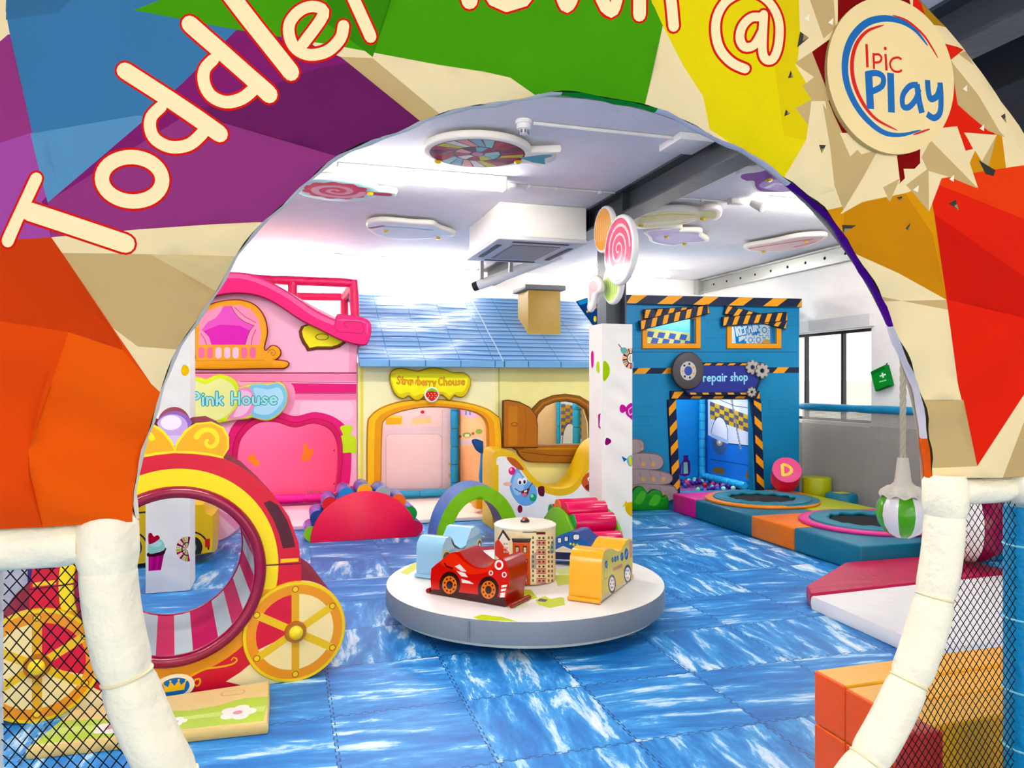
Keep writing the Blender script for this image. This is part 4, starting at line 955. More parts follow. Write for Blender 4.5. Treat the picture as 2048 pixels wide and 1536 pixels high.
panel('inner_wall', FB2, [('#c9ad8c', rect(2.3, .1, 3.78, 1.66)), f2('#dfe3ee', [(1118, 795), (1230, 795), (1230, 960), (1118, 960)])]+ck+[f2('#f0f0f2', ell(1140, 885, 15, 38)), lay('#4a5a88', stroke(FB2.P(ell(1140, 885, 15, 38, 30)), .008, closed=True)), f2('#c0305a', [(1165, 886), (1200, 880), (1200, 900), (1165, 900)])], sh, thick=.04)
padtube('padded_pole', [(onY(1153, 800, 9.0).x, 9.0, .05), (onY(1153, 800, 9.0).x, 9.0, 1.62)], .05, '#3f94be', sh, .24, '#14405c')
padtube('padded_pole', [(onY(1117, 800, 9.22).x, 9.22, .05), (onY(1117, 800, 9.22).x, 9.22, 1.62)], .028, '#3f94be', sh, .24, '#14405c')
mesh1('inner_side_wall', lambda bm: box(bm, sR-.05, sR-.005, YH+.11, 9.4, 0, 1.64), M('#c9ad8c'), sh)
# blue fish-tail figure in the doorway
fm = FY(8.3)
ft = [('#2f86c4', fm.P(sm([(962, 960), (964, 930), (966, 905), (975, 892), (976, 960), (970, 975)], 3)))]
bm_ = thing('fish_cushion', tuple(fm.w(*fm.px(970, 970))), 'blue fish-shaped foam cushion with navy tail behind the yellow door frame', 'cushion')
panel('body', fm, ft, bm_, thick=.08, side='#2f86c4')
panel('tail', fm, [('#3a5f9c', fm.P(sm([(946, 882), (952, 880), (964, 884), (972, 888), (966, 905), (955, 900), (950, 892)], 3)))], bm_, thick=.05, d=.01, side='#223a66')
# ---------------- repair shop (turned slightly)
RA = radians(-6); SF = Fdir((3.86, 8.2, 0), RA); SW = 2.29; sp_ = lambda c, pts: (c, SF.P(pts))
rs = thing('blue_play_house', tuple(SF.w(SW/2, 0)), 'blue soft play repair shop with hazard tape, tyre sign and ball pit doorway', 'play house')
SH = SF.px(1250, 590)[1]
win1 = SF.P([(1293, 648), (1388, 636), (1388, 689), (1293, 689)]); win2 = SF.P([(1462, 652), (1550, 646), (1550, 688), (1462, 688)])
dr_ = SF.P([(1349, 798), (1505, 798), (1509, 1010), (1353, 1010)]); dr_ = [dr_[0], dr_[1], (dr_[1][0]+.01, .18), (dr_[0][0]+.01, .18)]
BLU = '#1f7fae'
S = [(BLU, [(0, 0), (SW, 0), (SW, SH), (0, SH)])]
def bricks(u0, v0, n, m):
    o = []
    for j in range(n+1): o += lay('#17688f', stroke(SF.P([(u0, v0+j*18), (u0+m*46, v0+j*18)]), .005, False))
    for j in range(n):
        for i in range(m): x = u0+i*46+(j % 2)*22+8; o += lay('#17688f', stroke(SF.P([(x, v0+j*18), (x, v0+j*18+18)]), .005, False))
    return o
S += bricks(1268, 600, 2, 2)+bricks(1408, 640, 2, 1)+bricks(1266, 815, 2, 1)+bricks(1530, 800, 2, 1)+bricks(1550, 615, 2, 1)+bricks(1262, 660, 2, 1)
S += lay('#0f4a6a', stroke(SF.P([(1262, 704), (1594, 704)]), .008, False))
S += hazard(SF.px(1266, 742), (SW, SF.px(1590, 740)[1]), .07, 6, off=.1)
S += [(None, win1), (None, win2), (None, dr_)]
panel('facade', SF, S, rs, thick=.12, side='#1a6f9a')
def frame_poly(u0, v0, u1, v1, w): return SF.P([(u0, v0), (u1, v0), (u1, v1), (u0, v1)]), SF.P([(u0+w, v0+w), (u1-w, v0+w), (u1-w, v1-w), (u0+w, v1-w)])
for (a, b, c, d_) in ((1284, 628, 1400, 697), (1453, 628, 1561, 697)):
    o, i = frame_poly(a, b, c, d_, 9)
    panel('window_frame', SF, [('#e0951a', o), lay('#a86a08', stroke(o, .01, closed=True)), (None, i)], rs, thick=.06, d=.02, side='#a86a08')
for q0, q1, n in (((1276, 652), (1412, 619), 6), ((1285, 629), (1404, 622), 5), ((1440, 644), (1568, 634), 6), ((1447, 620), (1568, 650), 6)):
    dd = .075 if q0[0] in (1276, 1440) else .055
    p0, p1 = SF.px(*q0), SF.px(*q1)
    panel('hazard_board', SF, hazard(p0, p1, .1, n, slant=.25), rs, thick=.035, d=dd, side='#14203a')
panel('cornice', SF, hazard((0.0, SH-.055), (SW, SH-.055), .1, 4.5 and 5, slant=.7), rs, thick=.2, d=.06, side='#1a6f9a', rnd=.01)
# door frame of hazard tape
ds = [hazard(SF.px(1342, 800), (SF.px(1351, 985)[0], .12), .095, 5, slant=-.5, off=.2), hazard(SF.px(1512, 800), (SF.px(1519, 985)[0], .12), .095, 5, slant=.5, off=.0), hazard(SF.px(1340, 790), SF.px(1516, 790), .085, 4, slant=.5)]
for q in ds[:2]: panel('door_jamb', SF, q, rs, thick=.12, d=.035, side='#14203a')
panel('door_lintel', SF, ds[2], rs, thick=.1, d=.04, side='#14203a')
# sign with tyre and gears
sgn = SF.P([(1388, 727), (1520, 727), (1524, 735), (1512, 765), (1504, 785), (1490, 790), (1372, 790), (1360, 776), (1352, 760), (1380, 740)])
sl2 = [('#14203a', sgn), ('#3d4488', SF.P([(1388, 732), (1508, 732), (1510, 762), (1498, 783), (1368, 784), (1360, 772), (1380, 750)]))]
for k in range(5): x = 1400+k*24; sl2.append(sp_('#d99a30', [(x, 731), (x+12, 731), (x+17, 727), (x+5, 727)]))
for k in range(5): x = 1375+k*25; sl2.append(sp_('#d99a30', [(x, 789), (x+12, 789), (x+10, 785), (x-2, 785)]))
sl2 += text('repair', SF.px(1400, 763), SF.px(1449, 762), .1, .018, (None, '#9fd6e8'))+text('shop', SF.px(1454, 762), SF.px(1490, 761), .1, .018, (None, '#9fd6e8'))
panel('name_board', SF, sl2, rs, thick=.05, d=.09, side='#1a2444')
tc_ = SF.px(1368, 742); R_ = .195
ty = [('#4a484c', ell(*tc_, R_, R_*1.12, 40)), ('#b9b9b6', ell(*tc_, R_*.52, R_*.58, 30)), ('#4a5a9c', ell(*tc_, R_*.26, R_*.29, 20))]
for k in range(7): a = k*2*pi/7+.5; ty.append(('#26262c' if k % 3 else '#e0a060', ell(tc_[0]+R_*.39*cos(a), tc_[1]+R_*.43*sin(a), .014, n=10)))
panel('tyre_badge', SF, ty, rs, thick=.05, d=.125, side='#2c2b2f')
def gear(cx, cy, r, t=8):
    o = []
    for k in range(t):
        a = 2*pi*k/t
        for da, rr in ((-.24, .78), (-.16, 1), (.16, 1), (.24, .78)): o.append((cx+r*rr*cos(a+da), cy+r*rr*sin(a+da)))
    return o
for (u, v, r) in ((1496, 735, .085), (1514, 742, .09), (1494.5, 784, .058)):
    c = SF.px(u, v); panel('gear', SF, [('#a8a59e', gear(*c, r)), (None, ell(*c, r*.36, n=16))], rs, thick=.02, d=.13 if u == 1514 else .115, side='#6f6c66')
# stacked stones and bush cut-out on the left
st3 = [sp_('#9a8d90', sm([(1262, 880), (1275, 878), (1284, 886), (1282, 898), (1270, 906), (1262, 904)], 3)), ]
S0_ = [((1258, 878), (1262, 905), [(1258, 880), (1276, 879), (1284, 886), (1283, 898), (1270, 906), (1258, 905)]), (0, 0, [(1258, 908), (1305, 907), (1320, 914), (1323, 926), (1316, 936), (1300, 938), (1258, 937)]),
       (0, 0, [(1258, 938), (1300, 939), (1330, 945), (1341, 954), (1335, 965), (1315, 968), (1258, 968)]), (0, 0, [(1258, 969), (1335, 970), (1348, 978), (1350, 985), (1335, 1000), (1258, 1010)])]
for k, (_, _, q) in enumerate(S0_):
    Q = SF.P(sm(q, 3)); LL = [('#968a8e', Q), lay('#5a4d55', stroke(Q, .009, closed=True))]
    for x in (1275, 1295, 1315)[:k+1]: LL += lay('#6a5c62', stroke(SF.P([(x, q[0][1]+4), (x+3, q[0][1]+14)]), .006)); LL.append(sp_('#c3a06a', ell(x+8, q[0][1]+19, 4, 5, 10)))
    panel('foam_stone', SF, LL, rs, thick=.05, d=.06+.002*k, side='#6a5c62')
panel('bush', SF, [('#2f8a34', [(a, max(.005, b)) for a, b in SF.P(sm([(1258, 1016), (1258, 985), (1268, 972), (1280, 974), (1288, 985), (1300, 978), (1314, 982), (1318, 992), (1326, 990), (1324, 1016)], 4))]), sp_('#5ab04a', sm([(1262, 1000), (1275, 980), (1285, 985), (1275, 1005)], 3)), sp_('#5ab04a', sm([(1290, 1005), (1302, 986), (1314, 992), (1305, 1008)], 3))], rs, thick=.05, d=.12, side='#1c5a22')
# inside the shop: ball pit with printed walls
XC = 5.56; yk = 9.25
BWF = FY(yk); bwp = lambda c, pts: (c, BWF.P(pts))
bw = [('#4f8fd0', rect(4.02, .0, XC, 1.66)), bwp('#4a1470', sm([(1359, 950), (1360, 930), (1366, 922), (1367, 914), (1366, 911), (1377, 911), (1376, 914), (1377, 920), (1380, 924), (1379, 950)], 2)), bwp('#8fc6b4', [(1367, 925), (1375, 924), (1376, 947), (1367, 948)]), bwp('#4f8fd0', [(1361.5, 948), (1363, 930), (1364.5, 928), (1364.5, 948)])]
panel('pit_back_wall', BWF, bw, rs, thick=.05)
CW = FX(XC); cp = lambda c, pts: (c, CW.P(pts))
cw = [('#4a7fd0', [(-yk, .0), (-8.1, .0), (-8.1, 1.66), (-yk, 1.66)]), cp('#e6edf8', [(1416, 796), (1510, 796), (1510, 895), (1455, 888), (1416, 880)])]
cw += [cp('#5a8ad8', [(1416, 870), (1455, 886), (1510, 892), (1510, 965), (1416, 950)])]
for i in range(9):
    for j in range(4):
        u = 1420+i*9.5; v = 803+j*8.5+i*3.4
        cw.append(cp('#d9b53c' if (i+j) % 2 else '#5c5668', [(u, v), (u+9.5, v+3.4), (u+9.5, v+11.9), (u, v+8.5)]))
cw += lay('#26355e', stroke(CW.P([(1455, 887), (1508, 893)]), .012))+lay('#26355e', stroke(CW.P([(1420, 918), (1505, 932)]), .008))+lay('#26355e', stroke(CW.P([(1440, 800), (1470, 812), (1505, 817)]), .008))
cw += [cp('#4f6a92', sm([(1424, 868), (1432, 866), (1447, 870), (1455, 885), (1450, 905), (1438, 910), (1428, 900), (1423, 885)], 3)), cp('#d8b48a', ell(1439, 884, 6, 8)), cp('#ffffff', ell(1439, 884, 2.5, 3.5)),
       cp('#f4f6fa', sm([(1424, 868), (1428, 845), (1437, 834), (1448, 840), (1455, 860), (1455, 882), (1440, 877)], 3)), lay('#26355e', stroke(CW.P(sm([(1422, 866), (1428, 845), (1437, 834), (1448, 840), (1455, 860), (1455, 884)], 4, False)), .012)), cp('#bcd4ee', [(1422, 866), (1456, 880), (1456, 888), (1422, 874)]),
       cp('#8a7038', [(1424, 944), (1427, 934), (1447, 936), (1450, 950)]), cp('#8a7038', [(1490, 956), (1494, 940), (1510, 942), (1510, 960)])]
panel('pit_side_wall', CW, cw, rs, thick=.05)
padtube('padded_pole', [(XC-.06, yk-.06, .0), (XC-.06, yk-.06, 1.6)], .045, '#5fb4e0', rs, .12, '#2a7fae')
padtube('foam_rail', [(XC-.06, yk-.1, .23), (XC-.06, 8.17, .22)], .05, '#5fb4e0', rs, .16, '#2a7fae')
mesh1('pit_left_wall', lambda bm: box(bm, 4.0, 4.05, 8.32, yk, 0, 1.66), M('#4f8fd0'), rs)
mesh1('pit_floor', lambda bm: box(bm, 4.06, XC-.001, 8.14, yk-.001, .02, .16, .01), M('#8a5a8c', 'gloss'), rs)
# upper room prints behind the windows
UP = FY(8.45); up = lambda c, pts: (c, UP.P(pts))
ub = [('#8fd0e8', rect(3.95, 1.75, 6.3, 2.5)), up('#e6d890', [(1285, 655), (1395, 668), (1395, 700), (1285, 700)]), up('#e8efe8', [(1440, 636), (1570, 636), (1570, 700), (1440, 700)])]
for i in range(5):
    for j in range(2): ub.append(up('#5a6ea8', [(1296+i*22+j*9, 662+j*13+i*2), (1309+i*22+j*9, 664+j*13+i*2), (1305+i*22+j*9, 675+j*13+i*2), (1292+i*22+j*9, 673+j*13+i*2)]))
ub += [up('#4f8ec8', [(1468, 650), (1475, 648), (1478, 684), (1520, 660), (1520, 672), (1482, 692), (1472, 690)])]
ub += text('REPAIR', UP.px(1474, 672), UP.px(1520, 660), .16, .028, ('#3f7fb8', '#eef4f6'), .5)
for (u, v, r) in ((1501, 680, .09), (1517, 680, .09), (1529, 660, .1), (1543, 668, .06)):
    c = UP.px(u, v); ub += [('#6f9cc0', gear(*c, r*1.1)), ('#e9eef0', gear(*c, r*.95)), ('#6f9cc0', ell(*c, r*.42)), ('#e9eef0', ell(*c, r*.28))]
ub += [up('#e6b77a', [(1520, 690), (1528, 678), (1548, 680), (1552, 694)])]
panel('upper_back_wall', UP, ub, rs, thick=.04)
# chain hanging inside the pit
ch = bmesh.new(); pA = onX_ = None
q0 = CW.w(*CW.px(1477, 800), .1); q1 = CW.w(*CW.px(1496, 900), .1); n = 26
for i in range(n):
    c = q0.lerp(q1, (i+.5)/n)+Vector((0, 0, -.03*sin(pi*i/n))); l = (q1-q0).length/n*.62; d = (q1-q0).normalized(); s = d.orthogonal().normalized(); s2 = d.cross(s); s = s if i % 2 else s2
    tube(ch, [c+d*l*cos(t)+s*l*.55*sin(t) for t in [2*pi*k/10 for k in range(10)]], .005, 5, closed=True)
tag(finish('hanging_chain', ch, M('#8f9398', 'metal')), 'thin grey chain hanging inside the ball pit in front of the car print', 'chain')
# the balls of the pit, each an object
random.seed(5)
bcol = ['#2a5fb0', '#3f2a86', '#c9485f', '#7fcaa8', '#1f77b8', '#4a2f90', '#9fdcc8', '#d06a8c']
bname = {'#2a5fb0': 'blue', '#3f2a86': 'violet', '#c9485f': 'coral red', '#7fcaa8': 'mint green', '#1f77b8': 'bright blue', '#4a2f90': 'purple', '#9fdcc8': 'pale mint', '#d06a8c': 'pink'}
base_ball = {}
spots = []
def tryball(x, y):
    for a, b in spots:
        if hypot(a-x, b-y) < .07: return False
    spots.append((x, y)); return True
tries = 0
while len(spots) < 96 and tries < 6000:
    tries += 1
    x = random.uniform(4.3, XC-.16); y = random.uniform(8.22, yk-.08)
    if random.random() < .68 and not (y > yk-.36 or x > XC-.45 or x < 4.55): continue
    if ((x-4.95)/.38)**2+((y-8.55)/.25)**2 < 1 and random.random() < .85: continue
    tryball(x, y)
for i, (x, y) in enumerate(spots):
    c = bcol[random.randrange(8)]
    if c not in base_ball:
        o = mesh1('pit_ball', lambda bm: ball(bm, (x, y, .19), .03, 14), M(c)); base_ball[c] = o
    else:
        o = base_ball[c].copy(); SC.collection.objects.link(o); o.location = (x, y, .16)
    tag(o, bname[c]+' plastic ball lying in the ball pit inside the blue repair shop', 'ball', bname[c]+' balls in the ball pit')
# ================================================================== PADDED PILLARS
def pillar(x0, x1, y0, y1, h, lab, prints, sprints=(), side_right=False):
    t = thing('padded_pillar', ((x0+x1)/2, (y0+y1)/2, 0), lab, 'pillar')
    f = FY(y0); L = [('#f8f4ec', rect(x0, .004, x1, h))]+prints(f)
    wr_ = lambda a, b: .004*sin((b*1.1+a*.8)*22+2*sin(b*5))*min(1, (a-x0)*12, (x1-a)*12)
    panel('pad_cover', f, L, t, thick=y1-y0, kind='cloth', side='#f8f4ec', rnd=.0, grid=.03, disp=wr_, smooth_front=True)
    g = FX(x0-.003) if not side_right else Fr((x1+.003, 0, 0), (0, 1, 0), (0, 0, 1), (1, 0, 0))
    if sprints:
        for nm, l in sprints: panel(nm, g, [(c, g.P(p)) for c, p in l], t, thick=.002, rnd=0, kind='cloth')
    return t
def P1(f):
    o = []
    q = lambda c, pts: o.append((c, f.P(pts)))
    q('#9fc41f', sm([(1208, 722), (1214, 725), (1219, 735), (1218, 750), (1210, 762), (1206, 758), (1206, 730)], 3))
    # mosaic lolly at the right edge
    for k in range(14):
        a = radians(70+k*16); a2 = radians(70+(k+.85)*16)
        o.append((['#8c1c30', '#e3c9a0', '#c4372c', '#6fa38a', '#d8a86a'][k % 5], f.P([(1262+17*cos(a), 717-21*sin(a)), (1262+17*cos(a2), 717-21*sin(a2)), (1262+8*cos(a2), 717-10*sin(a2)), (1262+8*cos(a), 717-10*sin(a))])))
    o += lay('#2c1418', stroke(f.P(ell(1262, 717, 8, 10, 16, radians(80), radians(280))), .008))
    q('#e6c8a0', [(1262, 710), (1255, 717), (1262, 725)]); o += lay('#4a3a34', stroke(f.P([(1237, 689), (1243, 697)]), .008)); q('#6fb3ae', sm([(1241, 697), (1250, 695), (1255, 702), (1247, 708), (1242, 704)], 3))
    q('#c8529c', sm([(1258, 808), (1252, 815), (1252, 828), (1260, 836), (1265, 838), (1265, 808)], 3)); q('#c8529c', sm([(1240, 812), (1246, 809), (1254, 818), (1246, 826), (1240, 822)], 3)); o += lay('#f0cfe4', stroke(f.P(sm([(1264, 814), (1257, 820), (1260, 830), (1265, 826)], 3, False)), .008))
    q('#7ab8c4', sm([(1253, 918), (1262, 910), (1266, 915), (1266, 930), (1258, 932)], 3)); q('#3d6ea8', [(1243, 912), (1254, 918), (1248, 924)]); q('#e8cf4a', [(1257, 916), (1262, 912), (1265, 932), (1260, 930)])
    q('#e3b820', sm([(1252, 1007), (1262, 1004), (1268, 1005), (1268, 1033), (1258, 1030), (1251, 1020)], 3)); q('#ecc438', [(1245, 1014), (1252, 1001), (1256, 1010)])
    q('#8a2a6a', sm([(1212, 876), (1220, 878), (1222, 884), (1215, 890), (1210, 888)], 3))
    return o
pillar(2.69, 2.985, 6.18, 6.48, 2.04, 'tall white padded pillar printed with sweets, right of the carousel and below the dark column', P1,
       [('printed_sweet', [('#b4d22c', sm([(1193, 726), (1198, 724), (1199, 745), (1193, 742)], 3))]), ('printed_sweet', [('#e0559a', sm([(1182, 706), (1187, 704), (1187, 730), (1183, 735)], 3))]), ('printed_sweet', [('#a83288', [(1196, 830), (1201, 826), (1199, 850), (1202, 858), (1197, 855)])])])
def P2(f):
    o = []; q = lambda c, pts: o.append((c, f.P(pts)))
    q('#b02a74', [(297, 1112), (329, 1103), (322, 1140), (297, 1142)]); q('#d04a94', [(300, 1112), (306, 1110), (304, 1140), (300, 1140)]); q('#d04a94', [(314, 1108), (320, 1106), (315, 1140), (311, 1140)])
    q('#4a1a24', sm([(297, 1104), (330, 1095), (331, 1102), (325, 1110), (297, 1114)], 3)); q('#a9dccb', sm([(297, 1085), (310, 1076), (324, 1080), (330, 1092), (328, 1100), (312, 1106), (297, 1106)], 3)); q('#c6ebdd', sm([(300, 1090), (312, 1082), (324, 1086), (316, 1094)], 3))
    q('#b81230', sm([(297, 1068), (303, 1066), (308, 1073), (315, 1070), (320, 1076), (312, 1083), (302, 1088), (297, 1086)], 3))
    for k in range(14):
        a = radians(75+k*15); a2 = radians(75+(k+.85)*15)
        o.append((['#8c1c40', '#dcc39a', '#a9b83a', '#c43c64', '#e8d8b0'][k % 5], f.P([(375+23*cos(a), 1098-25*sin(a)), (375+23*cos(a2), 1098-25*sin(a2)), (375+2*cos(a2), 1098-2*sin(a2)), (375+2*cos(a), 1098-2*sin(a))])))
    o += lay('#2c1418', stroke(f.P(ell(375, 1098, 11, 13, 16, radians(80), radians(285))), .007))
    q('#f0c43c', sm([(366, 730), (376, 733), (378, 745), (370, 752), (362, 745)], 3))
    return o
pillar(-.97, -.675, 5.88, 6.18, 2.04, 'white padded pillar with cupcake print, seen through the round opening of the red carriage', P2, side_right=True)
ccol(-.82, 6.03, CEIL-.001, 'dark steel column above the cupcake-printed pillar on the left')

# ================================================================== PRINCESS CARRIAGE
ca = atan2(.15, 1.10); GF = Fdir((-.514, 3.875, 0), ca)
def gx(pts): return GF.P(pts)
def mir(pts): return [(-a, b) for a, b in pts]
def both_(c, pts): p = gx(pts); return [(c, p), (c, mir(p))]
hub = (.556, .25)
topO = gx([(603, 1165), (602, 1127), (597, 1085), (578, 1033), (545, 986), (505, 949), (475, 930), (446, 915)])
scr = gx([(446, 915), (458, 897), (458, 874), (447, 854), (423, 843), (392, 846), (381, 852)])
prl = [(x, y) for x, y in ell(0, gx([(350, 862)])[0][1], .084, .095, 20, radians(25), radians(155))]
wh = ell(hub[0], hub[1], .25, .25, 30, radians(-75), radians(68))
right = [(hub[0]*.9, .002)]+wh+topO+scr
outl = right+prl+mir(right)[::-1]
hc = (0, .585); hr_ = .365
hole = ell(hc[0], hc[1], hr_, .378, 56)
CRL = []
CRL += [('#c8102c', outl)]
CRL += [('#c8102c', ell(0, hc[1], .50, .53, 60))]
CRL += [('#c8102c', [(-.8, 0), (.8, 0), (.8, .20), (-.8, .20)])]
CRL += [('#df9018', ell(0, hc[1]-.01, .475, .475, 60))]
CRL += [('#ecce22', [(a, b) for a, b in ell(0, hc[1]+.012, .475, .50, 60, radians(-14), radians(194))])]
CRL += dyn([both_('#f0dfae', [(452, 1363), (480, 1345), (520, 1312), (545, 1290), (590, 1340), (575, 1370), (500, 1375)]), both_('#f0dfae', [(505, 1366), (530, 1310), (600, 1362)])])
CRL += [('#a00f38', ell(0, hc[1], .415, .43, 56))]
CRL += dyn([both_('#4a1020', [(527, 1006), (540, 1001), (556, 1010), (574, 1040), (586, 1072), (591, 1094), (566, 1097), (558, 1068), (546, 1038)]), both_('#e8b92a', [(561, 1118), (597, 1116), (597, 1123), (561, 1126)])])
CRL += lay('#5a1020', stroke(gx([(526, 1131), (602, 1127)]), .007, False))+lay('#5a1020', stroke(mir(gx([(526, 1131), (602, 1127)])), .007, False))
gsw = gx(sm([(382, 1352), (410, 1338), (440, 1334), (465, 1328), (474, 1320), (468, 1315), (463, 1320)], 4, False)); gs2 = gx(sm([(385, 1368), (390, 1360), (399, 1358), (400, 1366), (394, 1372), (388, 1368)], 4, False))
for q in (gsw, gs2): CRL += lay('#e0a52a', stroke(q, .011, w1=.006))+lay('#e0a52a', stroke(mir(q), .011, w1=.006))
# ornaments
so = gx([(446, 915), (457, 897), (457, 875), (445, 855), (423, 844), (392, 847), (372, 862), (356, 883), (347, 904), (385, 905), (420, 909)])
swl = [(418-26*(1-k/30)*cos(k*.25+.3)*1.0, 882-27*(1-k/30)*sin(k*.25+.3)) for k in range(27)]
pz = gx([(350, 862)])[0][1]
CRL += [('#865f9e', ell(0, pz, .088, .1, 30)), ('#b79ac6', ell(-.01, pz+.02, .068, .06, 24)), ('#e0d2e6', ell(-.015, pz+.04, .045, .035, 24)), ('#c9b2d6', ell(0, pz-.045, .062, .025, 24)), ('#7a4a92', [(-.012, pz-.08), (.012, pz-.08), (.0, pz-.11)])]
for f_ in (lambda p: p, mir):
    CRL += [('#e0a018', f_(so))]+lay('#f2d02c', stroke(f_(gx(swl)), .026, w1=.014))+lay('#f2d02c', stroke(f_(so), .012, closed=True))
# red band under the ornaments and the crown badge
CRL += [(None, hole)]
def gside(a, b):
    r = hypot(a-hc[0], b-hc[1])
    if r < .42: return ['#c23a66', '#b4c4ca', '#c85a76', '#c2d0d4'][int(((atan2(b-hc[1], a-hc[0])+pi+.1)/(2*pi))*26) % 4]
    return '#78062a'
cg = thing('princess_carriage', tuple(GF.w(0, 0, -.35)), 'red and yellow soft play carriage with gold scrolls, pearl top and a round crawl-through opening', 'soft play carriage')
panel('body', GF, CRL, cg, thick=.7, kind='vinyl', side='#8e0c30', sidef=gside, rnd=0, skind='matte')
mesh1('opening_rim', lambda bm: tube(bm, [GF.w(hc[0]+.388*cos(t), hc[1]+.402*sin(t), .004) for t in [2*pi*k/72 for k in range(72)]], .029, 12, closed=True), M('#8c0a34', 'gloss'), cg)
mesh1('opening_rim', lambda bm: tube(bm, [GF.w(hc[0]+.375*cos(t), hc[1]+.39*sin(t), -.7) for t in [2*pi*k/72 for k in range(72)]], .018, 10, closed=True), M('#b0103c', 'gloss'), cg)
for sgn_ in (1, -1):
    hx = hub[0]*sgn_; R0 = .25
    WLr = [('#e2c01c', ell(hx, hub[1], R0, R0, 48)), ('#df8c18', ell(hx, hub[1], .236, .236, 48)), ('#ecd6a0', ell(hx, hub[1], .19, .19, 40))]
    WLr.append(('#cc1030', [(hx, hub[1])]+ell(hx, hub[1], .19, .19, 12, radians(90) if sgn_ > 0 else radians(-20), radians(200) if sgn_ > 0 else radians(90))))
    for k in range(6):
        a = radians(90+60*k); c_, s_2 = cos(a), sin(a)
        WLr += [('#e0b51c' if k % 3 else '#dca018', [(hx-s_2*.019, hub[1]+c_*.019), (hx+s_2*.019, hub[1]-c_*.019), (hx+c_*.205+s_2*.019, hub[1]+s_2*.205-c_*.019), (hx+c_*.205-s_2*.019, hub[1]+s_2*.205+c_*.019)])]
        bx, by = hx+.214*cos(a), hub[1]+.214*sin(a)
        WLr += [('#7a4a0c', ell(bx, by, .017, n=14)), ('#ecc238', ell(bx, by, .013, n=14))]
    w_ = panel('wheel', GF, WLr, cg, thick=.03, d=.012, kind='vinyl', side='#c9a01c', rnd=.004)
    hb = bmesh.new()
    cc = GF.w(hx, hub[1], .012)
    for (r0, r1, d0, d1, mi) in ((.055, .05, 0, .018, 0),):
        tube(hb, [cc+GF.n*0, cc+GF.n*d1], lambda i: (r0, r1)[i], 28)
    finish('hub', hb, M('#a8641a', 'gloss'), w_, 'auto')
    hb = bmesh.new(); ball(hb, GF.w(hx, hub[1], .03), .036, 20, (1, .5, 1)); finish('hub_cap', hb, M('#ecd060', 'gloss'), w_)
bC = GF.px(350, 1368); bC = (0, .064)
crw = [('#f0dfc0', ell(bC[0], bC[1], .088, .06, 32)), ('#3d6ea8', ell(bC[0], bC[1]-.002, .066, .045, 30)), ('#ecb81c', [(-.042, .045), (.042, .045), (.05, .085), (.028, .068), (.018, .092), (0, .07), (-.018, .092), (-.028, .068), (-.05, .085)])]
for x, y in ((-.05, .087), (-.018, .094), (.018, .094), (.05, .087)): crw.append(('#ecb81c', ell(x, y, .005, n=10)))
panel('crown_badge', GF, crw, cg, thick=.008, d=.011, kind='print', side='#e0cfa8', rnd=0)
# flat printed step in front
SM_ = Fr((0, 0, .05), (1, 0, 0), (0, 1, 0), (0, 0, 1)); qz = lambda pts: [(onZ(u, v, .05).x, onZ(u, v, .05).y) for u, v in pts]
mo = [(-.99, 3.42), (-.085, 3.38), (-.09, 3.845), (-.91, 3.755)]
ml = [('#e6cf9c', mo), ('#b6cf6a', [(-.97, 3.44), (-.10, 3.40), (-.08, 3.66), (-.2, 3.67), (-.3, 3.62), (-.42, 3.6), (-.55, 3.64), (-.7, 3.6), (-.96, 3.66)]), ('#c9dc8a', [(-.97, 3.52), (-.10, 3.5), (-.09, 3.56), (-.5, 3.54), (-.96, 3.58)])]
def flower(x, y, r): return [('#f3eee4', ell(x+r*.6*cos(k*1.257), y+r*.6*sin(k*1.257), r*.45, r*.45, 14)) for k in range(5)]+[('#d9a0a8', ell(x, y, r*.28, n=12))]
ml += flower(-.21, 3.52, .075)+flower(-.46, 3.5, .045)+flower(-.72, 3.52, .06)
ml += [('#d9b486', rrect(-.30, 3.72, -.19, 3.78, .02)), ('#e6cf9c', rrect(-.29, 3.73, -.20, 3.775, .015))]
mt = panel('step_mat', SM_, ml, None, thick=.048, kind='vinyl', side='#d9bd84', rnd=.01)
tag(mt, 'cream and green printed flat foam step with white flowers in front of the carriage', 'foam mat')

# yellow soft car and pink round cushion seen through the carriage
yc = thing('yellow_soft_car', (-.75, 6.85, 0), 'yellow soft play car with black outlined wheel arches behind the cupcake pillar', 'soft play car')
YF_ = FY(6.7); yp = lambda c, pts: (c, YF_.P(pts))
yl = [yp('#e3b90c', [(180, 1119), (180, 1030), (215, 1010), (405, 1010), (412, 1028), (424, 1032), (426, 1050), (424, 1104)])]
yl[0] = (yl[0][0], [(a, max(b, .003)) for a, b in yl[0][1]])
for cx in (262, 383):
    yl += lay('#14130f', stroke(YF_.P(ell(cx, 1098, 34, 34, 20, radians(180), radians(360))), .014)); yl += [yp('#1b1a18', ell(cx, 1095, 22, 23)), yp('#8a8a88', ell(cx, 1095, 10, 11))]
yl += [yp('#c41c18', [(410, 1078), (420, 1077), (420, 1094), (410, 1095)])]+lay('#14130f', stroke(YF_.P([(272, 1026), (296, 1024)]), .014))
yl = [(c, [(a, .003 if b < .1 else b) for a, b in p]) if i == 0 else (c, [(a, max(b, .003)) for a, b in p]) for i, (c, p) in enumerate(yl)]
panel('body', YF_, yl, yc, thick=.45, kind='vinyl', side='#dcb012', rnd=.03)
mc_ = thing('round_cushion', (-.12, 7.4, 0), 'pale pink and magenta striped round cushion leaning by the pink house', 'cushion')
cc_ = bmesh.new(); RF = FY(7.2)
for (d0, r, hxx) in ((0, .40, '#f0b8cc'),): pass
cc_.free()
pcu = RF.px(418, 1008)
